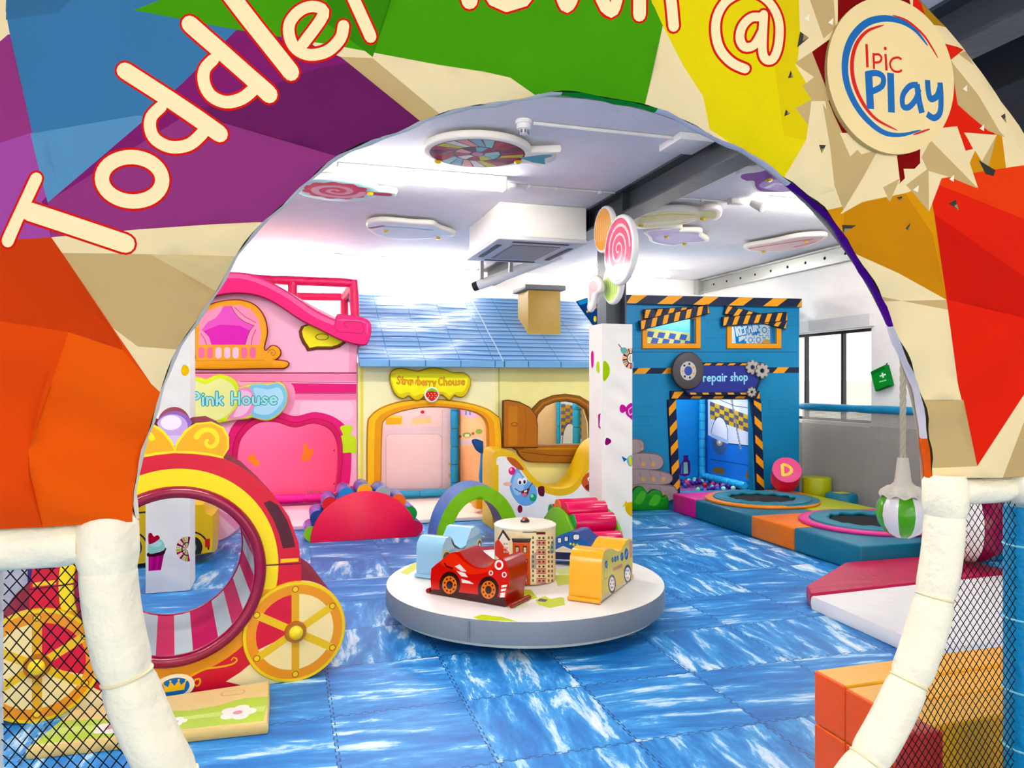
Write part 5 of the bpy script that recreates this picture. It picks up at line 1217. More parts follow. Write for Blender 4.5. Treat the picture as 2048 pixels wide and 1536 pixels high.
pl_ = [('#f0b4ca', [(a, max(b, .003)) for a, b in ell(pcu[0], pcu[1]+.02, .34, .36, 40)]), ('#e68ab0', [(a, max(b, .003)) for a, b in dyn2] if 0 else ell(pcu[0]+.2, pcu[1]-.1, .05, .05, 12))]
pl_ = pl_[:1]
for k, c in enumerate(['#f3c6d6', '#e99abb', '#f3c6d6', '#d9368c']):
    a0, a1 = radians(-62+k*14), radians(-48+k*14)
    pl_.append((c, [(a, max(b, .004)) for a, b in [(pcu[0]+.1*cos(a0), pcu[1]+.1*sin(a0)), (pcu[0]+.335*cos(a0), pcu[1]+.02+.355*sin(a0)), (pcu[0]+.335*cos(a1), pcu[1]+.02+.355*sin(a1)), (pcu[0]+.1*cos(a1), pcu[1]+.1*sin(a1))]]))
panel('cushion_body', RF, pl_, mc_, thick=.3, kind='vinyl', side='#efb0c8', rnd=.04)

# ================================================================== HALF-ROUND ROLLER CLIMBERS
def climber(name, lab, fr, c0, W_, H_, depth, face, body, ends, n, rr):
    t = thing(name, tuple(fr.w(c0, 0, -depth/2)), lab, 'roller climber')
    ex = [(c0+W_*cos(a), max(.004, H_*sin(a))) for a in [pi*k/36 for k in range(37)]]
    panel('side_panel', fr, [(face, ex)], t, thick=.035, kind='vinyl', side=face, rnd=.008)
    panel('side_panel', fr, [(face, ex)], t, thick=.035, d=-depth, kind='vinyl', side=face, rnd=.008)
    panel('core', fr, [(body, [(c0+(a-c0)*.93, max(.004, b*.93)) for a, b in ex])], t, thick=depth-.04, d=-.037, kind='vinyl', side=body, rnd=0)
    for i in range(n):
        a = radians(9)+(pi-radians(18))*i/(n-1); x, z = c0+W_*1.0*cos(a), max(rr+.004, H_*1.0*sin(a))
        p0 = fr.w(x, z, -.036); p1 = fr.w(x, z, -depth+.002)
        r = mesh1('roller', lambda bm: cyl(bm, p0, p1, rr, bev=.012, n=24), M(body, 'gloss'), t)
        b2 = bmesh.new(); cyl(b2, p0+fr.n*.004, p0-fr.n*.004, rr*.985, n=24); finish('roller_cap', b2, M(ends[i % len(ends)], 'vinyl'), r)
    return t
climber('roller_climber', 'magenta half-round climber with a row of blue rollers and coloured roller ends', FY(7.32), .715, .5, .46, .46, '#e80040', '#4672c0',
        ['#d40a4c', '#16923a', '#e8641a', '#9ba3a6', '#efa516', '#1f7ec4', '#d01a20', '#123a80', '#86bf1a'], 9, .075)
climber('roller_climber', 'half-round climber with lime green side and shiny magenta rollers beside the white pillar', FX(2.2), -6.0, .46, .44, .40, '#63ad12', '#d80e56',
        ['#1e9a3e', '#e8772a', '#1e9a3e', '#d01a3a', '#e8772a', '#1e9a3e'], 8, .075)
# ring arch tunnel
rf_ = FY(6.78); cxr = rf_.px(957, 1000)[0]; W1, H1, W0, H0 = .405, .55, .27, .42
ro = [(cxr+W1*cos(a), .004+H1*sin(a)) for a in [pi*k/34 for k in range(35)]]; ri = [(cxr+W0*cos(a), .004+H0*sin(a)) for a in [pi*k/34 for k in range(35)]]
ra = thing('arch_tunnel', tuple(rf_.w(cxr, 0, -.2)), 'small half-ring crawl arch with lime green face and blue top behind the carousel', 'crawl arch')
panel('arch_body', rf_, [('#7cc410', ro+ri[::-1])], ra, thick=.4, kind='vinyl', side='#5f8acb', rnd=0, grid=.04, disp=lambda a, b: .005*sin(atan2(b, a-cxr)*26), sidef=lambda a, b: '#5f8acb' if ((a-cxr)/W1)**2+(b/H1)**2 > .93 else '#8e1440', smooth_front=True)
# ================================================================== WAVE SLIDE
WF_ = FY(7.48); wv = thing('wave_bridge', tuple(WF_.w(WF_.px(1130, 900)[0], 0, -.2)), 'yellow wave-shaped soft bridge with cartoon drop and sweets printed on its white side', 'soft play bridge')
top = [(985, 930), (988, 906), (1000, 899), (1015, 900), (1030, 907), (1045, 925), (1060, 946), (1078, 963), (1098, 974), (1120, 978), (1142, 973), (1158, 957), (1172, 930), (1186, 900), (1205, 882), (1235, 880), (1255, 900), (1262, 930)]
tp = WF_.P(sm(top, 4, False)); lo = [(tp[-1][0], .004), (tp[0][0], .004)]
wl = [('#f3f0ea', tp+lo)]+lay('#e6b80c', stroke([(a, b-.035) for a, b in tp], .075, False))+lay('#e6b80c', stroke([(tp[0][0]+.03, tp[0][1]), (tp[0][0]+.03, .0)], .07, False))
wp_ = lambda c, pts: (c, WF_.P(pts))
wl += [wp_('#7fb0e0', sm([(1033, 936), (1045, 950), (1058, 962), (1072, 975), (1074, 995), (1066, 1007), (1050, 1012), (1035, 1005), (1022, 985), (1020, 965)], 3)), wp_('#a9cdee', sm([(1035, 945), (1048, 962), (1045, 985), (1032, 990), (1024, 970)], 3))]
for ex_, ey_ in ((1040, 964), (1049, 963)): wl += [wp_('#ffffff', ell(ex_, ey_-1, 5, 7, 16)), wp_('#2a1a14', ell(ex_, ey_+1, 2.6, 4, 12))]
wl += lay('#2a3a6a', stroke(WF_.P(sm([(1030, 977), (1042, 984), (1055, 978), (1065, 966)], 4, False)), .008)); wl += [wp_('#7a0f1c', sm([(1042, 983), (1056, 978), (1060, 976), (1055, 990), (1048, 993)], 3)), wp_('#e88a9c', ell(1049, 989, 5, 3.5, 12)), wp_('#ffffff', [(1048, 982), (1054, 980), (1054, 983), (1049, 985)])]
wl += [wp_('#e0508c', ell(1024, 942, 7, 8)), wp_('#f4b4cc', ell(1022, 939, 2.5, 3)), wp_('#3f9f74', ell(1066, 995, 7, 8)), wp_('#a9dcc0', ell(1064, 992, 3, 3.5)), wp_('#5a1a2a', sm([(1076, 975), (1088, 973), (1088, 992), (1078, 990)], 3)), wp_('#b85a2a', sm([(1013, 915), (1030, 918), (1048, 938), (1040, 940), (1024, 930)], 3)), wp_('#efc0b0', ell(1015, 968, 9, 4, 14)),
       wp_('#c85a2c', sm([(1163, 968), (1170, 950), (1190, 940), (1205, 955), (1200, 975), (1180, 985)], 3)), wp_('#ffffff', ell(1178, 958, 3, 4)), wp_('#2a1a14', ell(1179, 959, 1.6, 2.4)), wp_('#7a0f1c', sm([(1170, 972), (1182, 968), (1184, 976), (1176, 980)], 3)), wp_('#8a1a3a', ell(1040, 1018, 5, 8))]
wl = [(c, [(a, max(.004, b)) for a, b in p]) for c, p in wl]
panel('bridge_body', WF_, wl, wv, thick=.42, kind='vinyl', side='#e8be10', rnd=.0)

# ================================================================== CAROUSEL
cX, cY, cR = 1.49, 4.68, .895; ZT = .225
cr_ = thing('carousel', (cX, cY, 0), 'low round white carousel with grey rim and a printed city drum at its centre', 'carousel')
mesh1('base', lambda bm: lathe(bm, (cX, cY, 0), [(0, .01), (.60, .01), (.62, .02), (.62, .06), (.6, .068), (0, .068)], 60), M('#3a3f46'), cr_)
mesh1('underside_skirt', lambda bm: lathe(bm, (cX, cY, 0), [(0, .066), (.80, .066), (.865, .072), (.876, .094), (0, .095)], 72), M('#e6e0cc'), cr_)
def wd(a, b, d=0): return Vector((cX+a, cY+b, ZT+d))
PFr = Fr((cX, cY, ZT), (1, 0, 0), (0, 1, 0), (0, 0, 1))
def pt_(pts): return [((onZ(u, v, ZT)-Vector((cX, cY, 0))).x, (onZ(u, v, ZT)-Vector((cX, cY, 0))).y) for u, v in pts]
tl_ = [('#efece6', ell(0, 0, cR, cR, 90))]
for c, q in (('#b9c94a', [(960, 1190), (1010, 1175), (1062, 1180), (1075, 1196), (1050, 1202), (1010, 1198)]), ('#c3d05a', [(1070, 1200), (1100, 1188), (1128, 1196), (1130, 1210), (1100, 1216), (1078, 1210)]), ('#efece6', [(1080, 1185), (1120, 1180), (1135, 1192), (1100, 1198)]), ('#5a5672', [(1079, 1197), (1096, 1199), (1090, 1204), (1075, 1202)]), ('#c9d468', [(1110, 1150), (1150, 1148), (1152, 1165), (1115, 1172)]),
             ('#b9c94a', [(945, 1234), (965, 1229), (1005, 1234), (1035, 1243), (960, 1240)]), ('#d8e0a0', [(1108, 1140), (1140, 1135), (1150, 1145), (1120, 1150)]), ('#c9d468', [(800, 1145), (830, 1125), (845, 1130), (815, 1150)]), ('#dfe6c0', [(1000, 1205), (1040, 1200), (1060, 1212), (1020, 1220)]), ('#c9d468', [(1120, 1110), (1180, 1105), (1150, 1125)])):
    tl_.append((c, pt_(q)))
panel('platform', PFr, tl_, cr_, thick=.128, kind='vinyl', side='#858a91', rnd=.005)
mesh1('rim_seam', lambda bm: [box(bm, cX-.55-.002, cX-.55+.002, cY-.725, cY-.712, .11, .21)], M('#83878c'), cr_)
# drum with the printed city
DR_ = .2; dz0, dz1 = ZT+.001, .585
vc = Vector((-cX, -cY, 0)).normalized(); vr = Vector((-vc.y, vc.x, 0)); vr = vr if vr.dot(Vector((C0, -S0, 0))) > 0 else -vr
def dw(a, b, d=0):
    ph_ = a/DR_; p = Vector((cX, cY, 0))+(vc*cos(ph_)+vr*sin(ph_))*(DR_+d); p.z = b; return p
def dp(u, v): s = max(-.995, min(.995, (u-1050)/61.5)); return (DR_*math.asin(s), HC-(v-768)/1500*(4.91-.2*sqrt(1-s*s)))
dq = lambda c, pts: (c, [dp(*p) for p in pts])
dl = [('#e6dcb8', rect(-DR_*pi*.999, dz0, DR_*pi*.999, dz1))]
dl += [dq('#d8381c', [(990, 1085), (998, 1078), (1018, 1103), (1022, 1118), (1000, 1118), (990, 1110)]), dq('#3a332f', [(996, 1078), (1007, 1058), (1022, 1080), (1018, 1082), (1007, 1066), (999, 1080)]), dq('#f2ece0', [(999, 1080), (1007, 1066), (1018, 1082), (1018, 1103)]),
       dq('#c64a14', [(1026, 1084), (1060, 1084), (1060, 1170), (1040, 1170), (1040, 1110), (1026, 1110)]), dq('#3a332f', [(1024, 1077), (1062, 1077), (1060, 1085), (1026, 1085)])]
for (x, y) in ((1032, 1092), (1047, 1092), (1048, 1118), (1048, 1150)): dl += [dq('#3a2a1c', rrect(x-1, y, x+7, y+14, 1)), dq('#f0e2c0', [(x+.5, y+3), (x+2.6, y+3), (x+2.6, y+13), (x+.5, y+13)]), dq('#f0e2c0', [(x+3.4, y+3), (x+5.5, y+3), (x+5.5, y+13), (x+3.4, y+13)])]
dl += [dq('#3a332f', [(1045, 1061), (1072, 1061), (1072, 1065), (1045, 1065)]), dq('#6a2a30', [(1072, 1064), (1090, 1064), (1090, 1069), (1072, 1069)]), dq('#3a332f', [(1092, 1050), (1106, 1047), (1106, 1052), (1092, 1055)]), dq('#a8a494', [(1062, 1110), (1072, 1104), (1072, 1138), (1062, 1138)]), dq('#8fb0a8', [(1100, 1090), (1108, 1075), (1108, 1105), (1098, 1107)])]
for j in range(10):
    y = 1072+j*9.5; c = '#d99a90' if j % 2 else '#e3d6b0'
    dl += [dq(c, [(1072, y), (1091, y), (1091, y+8), (1072, y+8)]), dq('#6a2a30' if j in (0, 4, 6) else '#8a5a50', [(1072, y+8), (1091, y+8), (1091, y+9.2), (1072, y+9.2)]), dq('#4a3a34', [(1076, y+2), (1080, y+2), (1080, y+6), (1076, y+6)]), dq('#4a3a34', [(1084, y+2), (1088, y+2), (1088, y+6), (1084, y+6)])]
    for x in (1064, 1095, 1102): dl.append(dq('#5a4c44', [(x, y+1), (x+3.2, y+1), (x+3.2, y+6), (x, y+6)]))
    if j < 3:
        for x in (1008, 1013): dl.append(dq('#b8b2a0', [(x, 1086+j*8), (x+4, 1086+j*8), (x+4, 1090+j*8), (x, 1090+j*8)]))
for k in range(-9, 10):   # the rest of the skyline round the back
    if abs(k) < 5: continue
    a = k*.062; dl.append(((['#c64a14', '#8fb0a8', '#d99a90', '#a8a494'])[k % 4], rect(a-.024, dz0+.01, a+.024, .42+.05*(k % 3))))
panel('city_drum', None, dl, cr_, thick=0, kind='print', wf=dw, grid=.022, disp=lambda a, b: 0, smooth_front=True)
mesh1('drum_lid', lambda bm: lathe(bm, (cX, cY, dz1), [(0, .012), (.1, .012), (.19, .008), (.203, 0), (.203, -.012), (.195, -.014)], 60), M('#dcd8c6'), cr_)
mesh1('knob', lambda bm: lathe(bm, (cX, cY, dz1+.012), [(.03, 0), (.03, .012), (.02, .02), (0, .022)], 24), M('#2a1a18', 'gloss'), cr_)
mesh1('knob_cap', lambda bm: lathe(bm, (cX, cY, dz1+.034), [(.02, -.002), (.016, .006), (0, .007)], 20), M('#b81c1c', 'gloss'), cr_)
# riders
def c8(x, y): return (760+x/3.413, 1020+y/3.413)
def rider(name, lab, o, ang, outline, draw, side, th, flange, flip=1, lowb=True):
    R = Fdir((o[0], o[1], 0), ang, flip); Q = [R.px(*c8(*p)) for p in outline]
    Q = [(a, max(b, ZT+.004)) for a, b in Q]; xs = [p[0] for p in Q]
    t = thing(name, tuple(R.w(sum(xs)/len(xs), ZT, -th/2)), lab, 'ride-on seat')
    f = lambda c, pts: (c, [R.px(*c8(*p)) for p in pts])
    L = [(draw[0], Q)]
    for it in draw[1](f, R): L.append(it)
    L = [(c, [(a, max(b, ZT+.004)) for a, b in p]) for c, p in L]
    panel('body', R, L, t, thick=th, kind='gloss', side=side, rnd=.0, both=False)
    x0, x1 = min(xs), max(xs)
    for x in (x0-.012, x1+.012): mesh1('base_roll', lambda bm: tube(bm, [R.w(x, ZT+.016, .0), R.w(x, ZT+.016, -th)], .0135, 10), M(flange, 'gloss'), t)
    return t
def redd(f, R):
    o = []
    e = lambda c, x, y, rx, ry=None: o.append(f(c, ell(x, y, rx, ry or rx, 26)))
    o.append(f('#3a0f10', [(330, 560), (365, 540), (860, 600), (860, 700), (330, 640)]))
    o.append(f('#e0301c', sm([(400, 345), (470, 300), (520, 300), (560, 340), (640, 395), (720, 400), (790, 350), (780, 400), (640, 440), (450, 390)], 3)))
    for (x, y) in ((475, 512), (740, 545)):
        e('#2a1412', x, y, 72, 92); e('#d8743a', x, y, 50, 62); e('#2a1412', x, y, 22, 28)
        for k in range(9): e('#2a1412', x+36*cos(k*.698), y+45*sin(k*.698), 6, 7)
    for q in ([(510, 385), (545, 370), (590, 420), (560, 420)], [(520, 415), (580, 430), (600, 460), (555, 452)], [(555, 470), (610, 485), (640, 505), (560, 497)]): o.append(f('#e9e0da', q))
    for (x, y, r) in ((812, 375, 30), (757, 430, 15), (848, 442, 17)): e('#f0e8e4', x, y, r, r*1.15); e('#d8201c', x, y, r*.58, r*.68)
    for q in ([(830, 515), (868, 508), (864, 525), (828, 530)], [(826, 540), (862, 535), (856, 552), (824, 556)], [(822, 566), (855, 562), (850, 595), (818, 598)]): o.append(f('#e9e0da', q))
    o += [(c, p) for c, p in lay('#4a0f10', stroke([R.px(*c8(*p)) for p in [(440, 365), (455, 385), (495, 398)]], .01))]
    return o
rider('red_car_seat', 'red racing-car ride-on seat with orange wheel rims at the front left of the carousel', (.835, 4.5), radians(-47.6),
      [(335, 610), (350, 560), (345, 460), (350, 400), (380, 372), (420, 342), (470, 298), (510, 285), (548, 290), (580, 335), (640, 382), (700, 398), (745, 388), (785, 345), (830, 325), (862, 352), (882, 430), (878, 510), (858, 600), (858, 668)], ('#c81c18', redd), '#9c1414', .21, '#8c1010')
def busd(f, R):
    o = [f('#d9c24a', [(1510, 480), (1730, 360), (1730, 470), (1510, 640)]), f('#c9bfa0', [(1515, 590), (1730, 440), (1730, 490), (1510, 660)])]
    e = lambda c, x, y, rx, ry: o.append(f(c, ell(x, y, rx, ry, 24)))
    for (x, y) in ((1584, 505), (1691, 438)):
        e('#1a1a1c', x, y, 26, 66); e('#e9e6e2', x, y, 18, 48)
        for k in range(6): e('#2a2a2e', x+10*cos(k*1.047), y+28*sin(k*1.047), 3, 8)
    for (x, y, rx, ry) in ((1545, 372, 9, 26), (1588, 340, 7, 18), (1606, 335, 7, 20), (1622, 328, 7, 18), (1652, 318, 10, 30), (1682, 300, 13, 40)): e('#1f3f74', x, y, rx, ry); o.append(f('#8fb8d8', [(x-rx*.5, y+ry*.3), (x+rx*.3, y-ry*.6), (x+rx*.6, y-ry*.4), (x-rx*.2, y+ry*.6)]))
    o += [f('#d99a5a', [(1590, 395), (1655, 365), (1655, 390), (1590, 420)]), f('#d9a06a', [(1702, 210), (1722, 205), (1722, 320), (1702, 330)])]
    o += lay('#8a7a30', stroke([R.px(*c8(*p)) for p in [(1533, 330), (1530, 470), (1550, 465), (1552, 330)]], .006))
    return o
rider('bus_seat', 'yellow school-bus ride-on seat with blue windows at the right of the carousel', (1.778, 4.055), radians(47), [(1508, 625), (1515, 340), (1530, 285), (1548, 268), (1580, 262), (1600, 272), (1625, 288), (1645, 275), (1662, 245), (1680, 210), (1700, 196), (1718, 200), (1724, 230), (1724, 490)],
      ('#e3cf3a', busd), '#f0ab0c', .2, '#eda40c')
def blud(f, R):
    o = [f('#8fb8d4', [(430, 300), (700, 150), (700, 330), (430, 420)])]; e = lambda c, x, y, rx, ry: o.append(f(c, ell(x, y, rx, ry, 24)))
    o.append(f('#332f38', sm([(488, 195), (505, 230), (530, 250), (560, 262), (590, 240), (600, 200), (590, 240), (575, 262), (545, 268), (510, 255), (492, 225)], 3)))
    for k in range(9): o += lay('#e6e6ea', stroke([R.px(*c8(*p)) for p in [(505+k*11, 215+abs(4-k)*-2), (508+k*10, 245-abs(4-k)*2)]], .005))
    e('#e0c46a', 455, 330, 34, 55); e('#23242a', 458, 335, 28, 48); e('#e0c46a', 678, 240, 18, 44); e('#23242a', 680, 245, 14, 38); e('#c8d0d6', 680, 245, 7, 20)
    return o
rider('blue_car_seat', 'pale blue shiny ride-on seat with a dark seat line behind the red racing car', (1.150, 4.990), radians(47), [(425, 470), (425, 300), (430, 240), (450, 195), (478, 180), (498, 200), (515, 238), (548, 262), (585, 240), (605, 180), (625, 125), (650, 110), (678, 132), (692, 190), (694, 470)],
      ('#b3d3e6', blud), '#a5cde6', .2, '#a5cde6')
def navd(f, R):
    o = [f('#e6e0cc', [(1190, 275), (1250, 245), (1345, 285), (1440, 330), (1190, 320)]), f('#1c2350', [(1190, 285), (1440, 300), (1440, 345), (1190, 335)]), f('#e9e6e0', [(1190, 336), (1440, 346), (1440, 352), (1190, 342)])]
    for q in (rrect(1212, 190, 1238, 225, 6), rrect(1258, 180, 1284, 214, 6), rrect(1318, 165, 1362, 205, 14)): o.append(f('#dfe9f2', q)); o += lay('#1c2350', stroke([R.px(*c8(*p)) for p in q], .006, closed=True))
    for x in (1300, 1322, 1346): o.append(f('#c9d83a', ell(x, 232+(x-1300)*.2, 7+(x-1300)*.08, 8+(x-1300)*.08, 14)))
    return o
rider('train_seat', 'navy blue ride-on seat with square windows behind the yellow bus', (1.826, 4.973), radians(-47), [(1150, 355), (1160, 240), (1190, 195), (1230, 170), (1290, 148), (1340, 150), (1372, 182), (1410, 220), (1450, 250), (1480, 300), (1490, 360)], ('#4a70b4', navd), '#27468c', .2, '#1c2350')
# dark red hexagon mat lying behind the carousel
hxm = mesh1('foam_mat', lambda bm: box(bm, 1.42, 1.95, 5.95, 6.5, .002, .05, .012), M('#b8486a')); tag(hxm, 'dusky pink flat foam mat on the floor just behind the carousel', 'foam mat')

# ================================================================== TRAMPOLINE PLATFORM
TX0, TX1, TX2 = 4.35, 5.12, 5.86; YS = [8.02, 7.42, 6.37, 5.72, 4.9]; HB = .212
blk = [(TX0, TX1, 7.42, 7.93, '#d64a94', 'pink foam block at the far left corner of the trampoline platform'), (TX0, TX1, 6.37, 7.418, '#156a86', 'teal foam block left of the far trampoline'),
       (TX1+.002, TX2, 7.42, 7.85, '#ea7a14', 'orange foam block behind the far trampoline'), (TX1+.002, TX2, 6.37, 7.418, '#a9b40e', 'lime foam block right of the far trampoline'),
       (TX0, TX1, 5.72, 6.368, '#ea760c', 'orange foam block left of the near trampoline'), (TX0, TX1, 4.9, 5.718, '#156f8c', 'teal foam block at the near corner of the trampoline platform'),
       (TX1+.002, TX2, 5.72, 6.368, '#d9609a', 'pink foam block behind the near trampoline'), (TX1+.002, TX2, 4.9, 5.718, '#17768f', 'teal foam block right of the near trampoline')]
for x0, x1, y0, y1, c, l in blk:
    tag(mesh1('foam_block', lambda bm: box(bm, x0, x1, y0, y1, .002, HB, .018), M(c)), l, 'foam block', 'blocks of the trampoline platform')
def trampoline(x, y, R, cols, lab):
    t = thing('trampoline', (x, y, HB), lab, 'trampoline')
    F_ = Fr((x, y, HB+.03), (1, 0, 0), (0, 1, 0), (0, 0, 1))
    q = [(cols[0], ell(0, 0, R, R, 64)), (cols[1], [(0, 0)]+ell(0, 0, R, R, 30, radians(-100), radians(60))), (None, ell(0, 0, R*.86, R*.86, 64))]
    panel('outer_ring', F_, q, t, thick=.029, kind='vinyl', side=cols[0], rnd=.008)
    N = 96; fz = lambda a: 1+.025*sin(a*13)+.012*sin(a*23+1)
    q = [('#1a7a92', ell(0, 0, R*.855, R*.855, 64)), (None, [(R*.6*fz(2*pi*k/N)*cos(2*pi*k/N), R*.6*fz(2*pi*k/N)*sin(2*pi*k/N)) for k in range(N)])]
    panel('spring_cover', F_, q, t, thick=.03, kind='vinyl', side='#1a7a92', rnd=.006, d=.012, grid=.04, disp=lambda a, b: .006*sin(atan2(b, a)*13)*max(0, 1-abs(hypot(a, b)-R*.6)/(R*.15)), smooth_front=True)
    mesh1('jump_mat', lambda bm: lathe(bm, (x, y, HB), [(0, .012), (R*.62, .012), (R*.62, .002), (0, .002)], 48), M('#2b2a2c', 'cloth'), t)
trampoline(5.02, 7.15, .60, ('#ea8a2c', '#17708a'), 'far round trampoline set in the platform, with teal cover and part orange outer ring')
trampoline(5.16, 5.68, .62, ('#e0649c', '#e0649c'), 'near round trampoline set in the platform, with a pink outer ring and teal cover')
# stools and letter roller
dd_ = thing('letter_roller', (5.62, 7.62, HB), 'pink foam cylinder with a yellow letter D on its end, leaning on the platform', 'foam cylinder')
n_ = Vector((-.42, -.72, .55)).normalized(); pc_ = onY(1574, 943, 7.55)+Vector((0, 0, .02)); ex_ = n_.cross(Vector((0, 0, 1))).normalized()*-1; ey_ = n_.cross(ex_).normalized(); ey_ = ey_ if ey_.z > 0 else -ey_
if ex_.dot(Vector((C0, -S0, 0))) < 0: ex_ = -ex_
DF = Fr(pc_, ex_, ey_, n_)
panel('body', DF, [('#d83a7c', ell(0, 0, .165, .165, 40))]+[('#e8c41c', q) for q in stroke([(-.05, -.07), (-.05, .07)]+ell(-.05, 0, .1, .07, 12, radians(90), radians(-90)), .036)], dd_, thick=.26, kind='vinyl', side='#d0245c', rnd=0)
tag(mesh1('foam_stool', lambda bm: cyl(bm, (6.09, 7.58, .0), (6.09, 7.58, .385), .168, bev=.02, n=40), M('#a4ad12')), 'round lime foam stool against the net beside the pink letter cylinder', 'stool')
sb_ = thing('foam_stool', (6.12, 7.2, 0), 'low round teal foam stool with a yellow patch on top', 'stool')
mesh1('seat', lambda bm: cyl(bm, (6.08, 7.15, .0), (6.08, 7.15, .255), .172, bev=.035, n=40), M('#17708a'), sb_)
mesh1('patch', lambda bm: box(bm, 6.0, 6.15, 7.08, 7.2, .2551, .259), M('#d8c41a'), sb_)
# right-hand rail, fine grey net, pouch
rl_ = thing('padded_rail', (6.3, 5, 1.22), 'blue padded rail along the top of the grey net below the window', 'padded rail')
padtube('foam_sleeve', [(6.29, 8.12, 1.215), (6.29, 2.6, 1.215)], .045, '#1a86b4', rl_, .9, '#146a90')
gn = bmesh.new()
def strand(p0, p1, r=.0026):
    p0, p1 = Vector(p0), Vector(p1); q = []
    for p in (p0, p1): q.append([gn.verts.new(p+Vector((dx, dy, dz))) for dx, dy, dz in ((-r, 0, -r), (-r, 0, r), (r, 0, r)) ] if abs((p1-p0).z) < .01 else [gn.verts.new(p+Vector((dx, dy, 0))) for dx, dy in ((-r, -r), (-r, r), (r, 0))])
    for k in range(3): gn.faces.new([q[0][k], q[0][(k+1) % 3], q[1][(k+1) % 3], q[1][k]])
y = 2.7
while y < 8.1: strand((6.29, y, .01), (6.29, y, 1.17)); y += .016
z = .015
while z < 1.17: strand((6.29, 2.7, z), (6.29, 8.1, z)); z += .016
tag(finish('fine_net', gn, M('#c2c0ba', 'cloth')), 'fine grey mesh net hanging from the blue rail along the right wall', 'net')
kt = thing('first_aid_pouch', (XR-.04, 6.83, 1.45), 'green first aid pouch with a white cross hanging on the white wall beside the window', 'first aid pouch')
KF = FX(XR-.075)
panel('pouch', KF, [('#168a2c', KF.P([(1741, 744), (1768, 731), (1778, 770), (1750, 781)])), ('#0f6a20', KF.P([(1741, 744), (1768, 731), (1770, 738), (1743, 751)])), ('#e6f0e6', KF.P([(1763, 746), (1766, 745), (1768, 755), (1765, 756)])), ('#e6f0e6', KF.P([(1759, 751), (1771, 747), (1772, 750), (1760, 754)])), ('#bfe0c2', KF.P([(1758, 763), (1772, 759), (1773, 761), (1759, 765)]))], kt, thick=.07, kind='cloth', side='#12702a')
mesh1('hanging_loop', lambda bm: tube(bm, [KF.w(*KF.px(1764, 735), -.03), KF.w(*KF.px(1766, 726), -.06)], .006, 8), M('#1c1c1c'), kt)
# punch ball on a rope
hx_, hy_, hz_ = 3.54, 3.64, .73
pb = thing('hanging_ball', (hx_, hy_, hz_), 'green and white striped hanging punch ball on a plaited rope over the trampolines', 'punch ball')
g1m, g2m = M('#4ba312', 'gloss'), M('#e9e2e2', 'gloss')
def pbf(bm): lathe(bm, (hx_, hy_, hz_), [(0, -.155), (.05, -.148), (.1, -.118), (.135, -.07), (.15, -.01), (.142, .05), (.11, .1), (.07, .128), (.03, .14)], 60, mi=lambda i, k: (k//6) % 2)
mesh1('ball', pbf, [g1m, g2m], pb)
mesh1('collar', lambda bm: lathe(bm, (hx_, hy_, hz_), [(.03, .33), (.045, .2), (.05, .18), (.075, .155), (.112, .125), (.122, .112)], 40), M('#cfc9bb', 'cloth'), pb)
def frill(bm):
    R = []; n = 72
    for r, z in ((.045, .17), (.09, .155), (.118, .12), (.128, .098)): R.append([bm.verts.new((hx_+(r+.006*sin(9*2*pi*k/n)*(r > .1))*cos(2*pi*k/n), hy_+(r+.006*sin(9*2*pi*k/n)*(r > .1))*sin(2*pi*k/n), hz_+z+.01*sin(9*2*pi*k/n)*(r > .1))) for k in range(n)])
    for i in range(3):
        for k in range(n): bm.faces.new([R[i][k], R[i][(k+1) % n], R[i+1][(k+1) % n], R[i+1][k]])
mesh1('frill', frill, M('#d6d0c2', 'cloth'), pb)
def rope(bm):
    for j in range(3):
        P = [(hx_+.009*cos(i*.55+j*2.094), hy_+.009*sin(i*.55+j*2.094), hz_+.31+i*(CEIL-hz_-.33)/150) for i in range(151)]
        tube(bm, P, .010, 6)
mesh1('rope', rope, M('#b9b19c', 'cloth'), pb)
# mats at the right
def prism(name, pts, z0, z1, mt, lab, cat='foam mat', **k):
    F_ = Fr((0, 0, z1), (1, 0, 0), (0, 1, 0), (0, 0, 1))
    return tag(panel(name, F_, [(mt, pts)], None, thick=z1-z0, kind='vinyl', side=mt, rnd=.01, **k), lab, cat)
prism('foam_mat', [(3.30, 3.17), (5.2, 3.3), (5.2, 4.27), (3.34, 4.2)], .003, .09, '#f1eeec', 'white flat foam mat lying on the floor in front of the magenta mat')
F_ = Fr((0, 0, .1), (1, 0, 0), (0, 1, 0), (0, 0, 1))
mg = panel('foam_mat', F_, [('#b81448', [(3.34, 4.215), (5.2, 4.29), (5.2, 4.885), (4.2, 4.885), (3.46, 4.4)])], None, thick=.096, kind='vinyl', side='#c2144e', rnd=.01, grid=.05, disp=lambda a, b: .006*sin((a*.4+b*1.2)*42+3*sin(a*6))*max(0, min(1, (4.5-b)*5))*max(0, min(1, (4.6-a)*2)), smooth_front=True)
tag(mg, 'shiny magenta foam mat with wrinkled edge between the white mat and the teal block', 'foam mat')
# striped ball seen through the right net
bb = thing('striped_ball', (5.1, 4.62, .1), 'large maroon and white striped ball seen through the right-hand net', 'ball')
def bbf(bm): lathe(bm, (5.1, 4.58, .118+.30), [(.30*sin(pi*i/16)+1e-7*(i in (0, 16)), -.30*cos(pi*i/16)) for i in range(17)], 48, mi=lambda i, k: (k//8) % 2)
mesh1('ball_skin', bbf, [M('#8a1440', 'gloss'), M('#ece6e4', 'gloss')], bb)
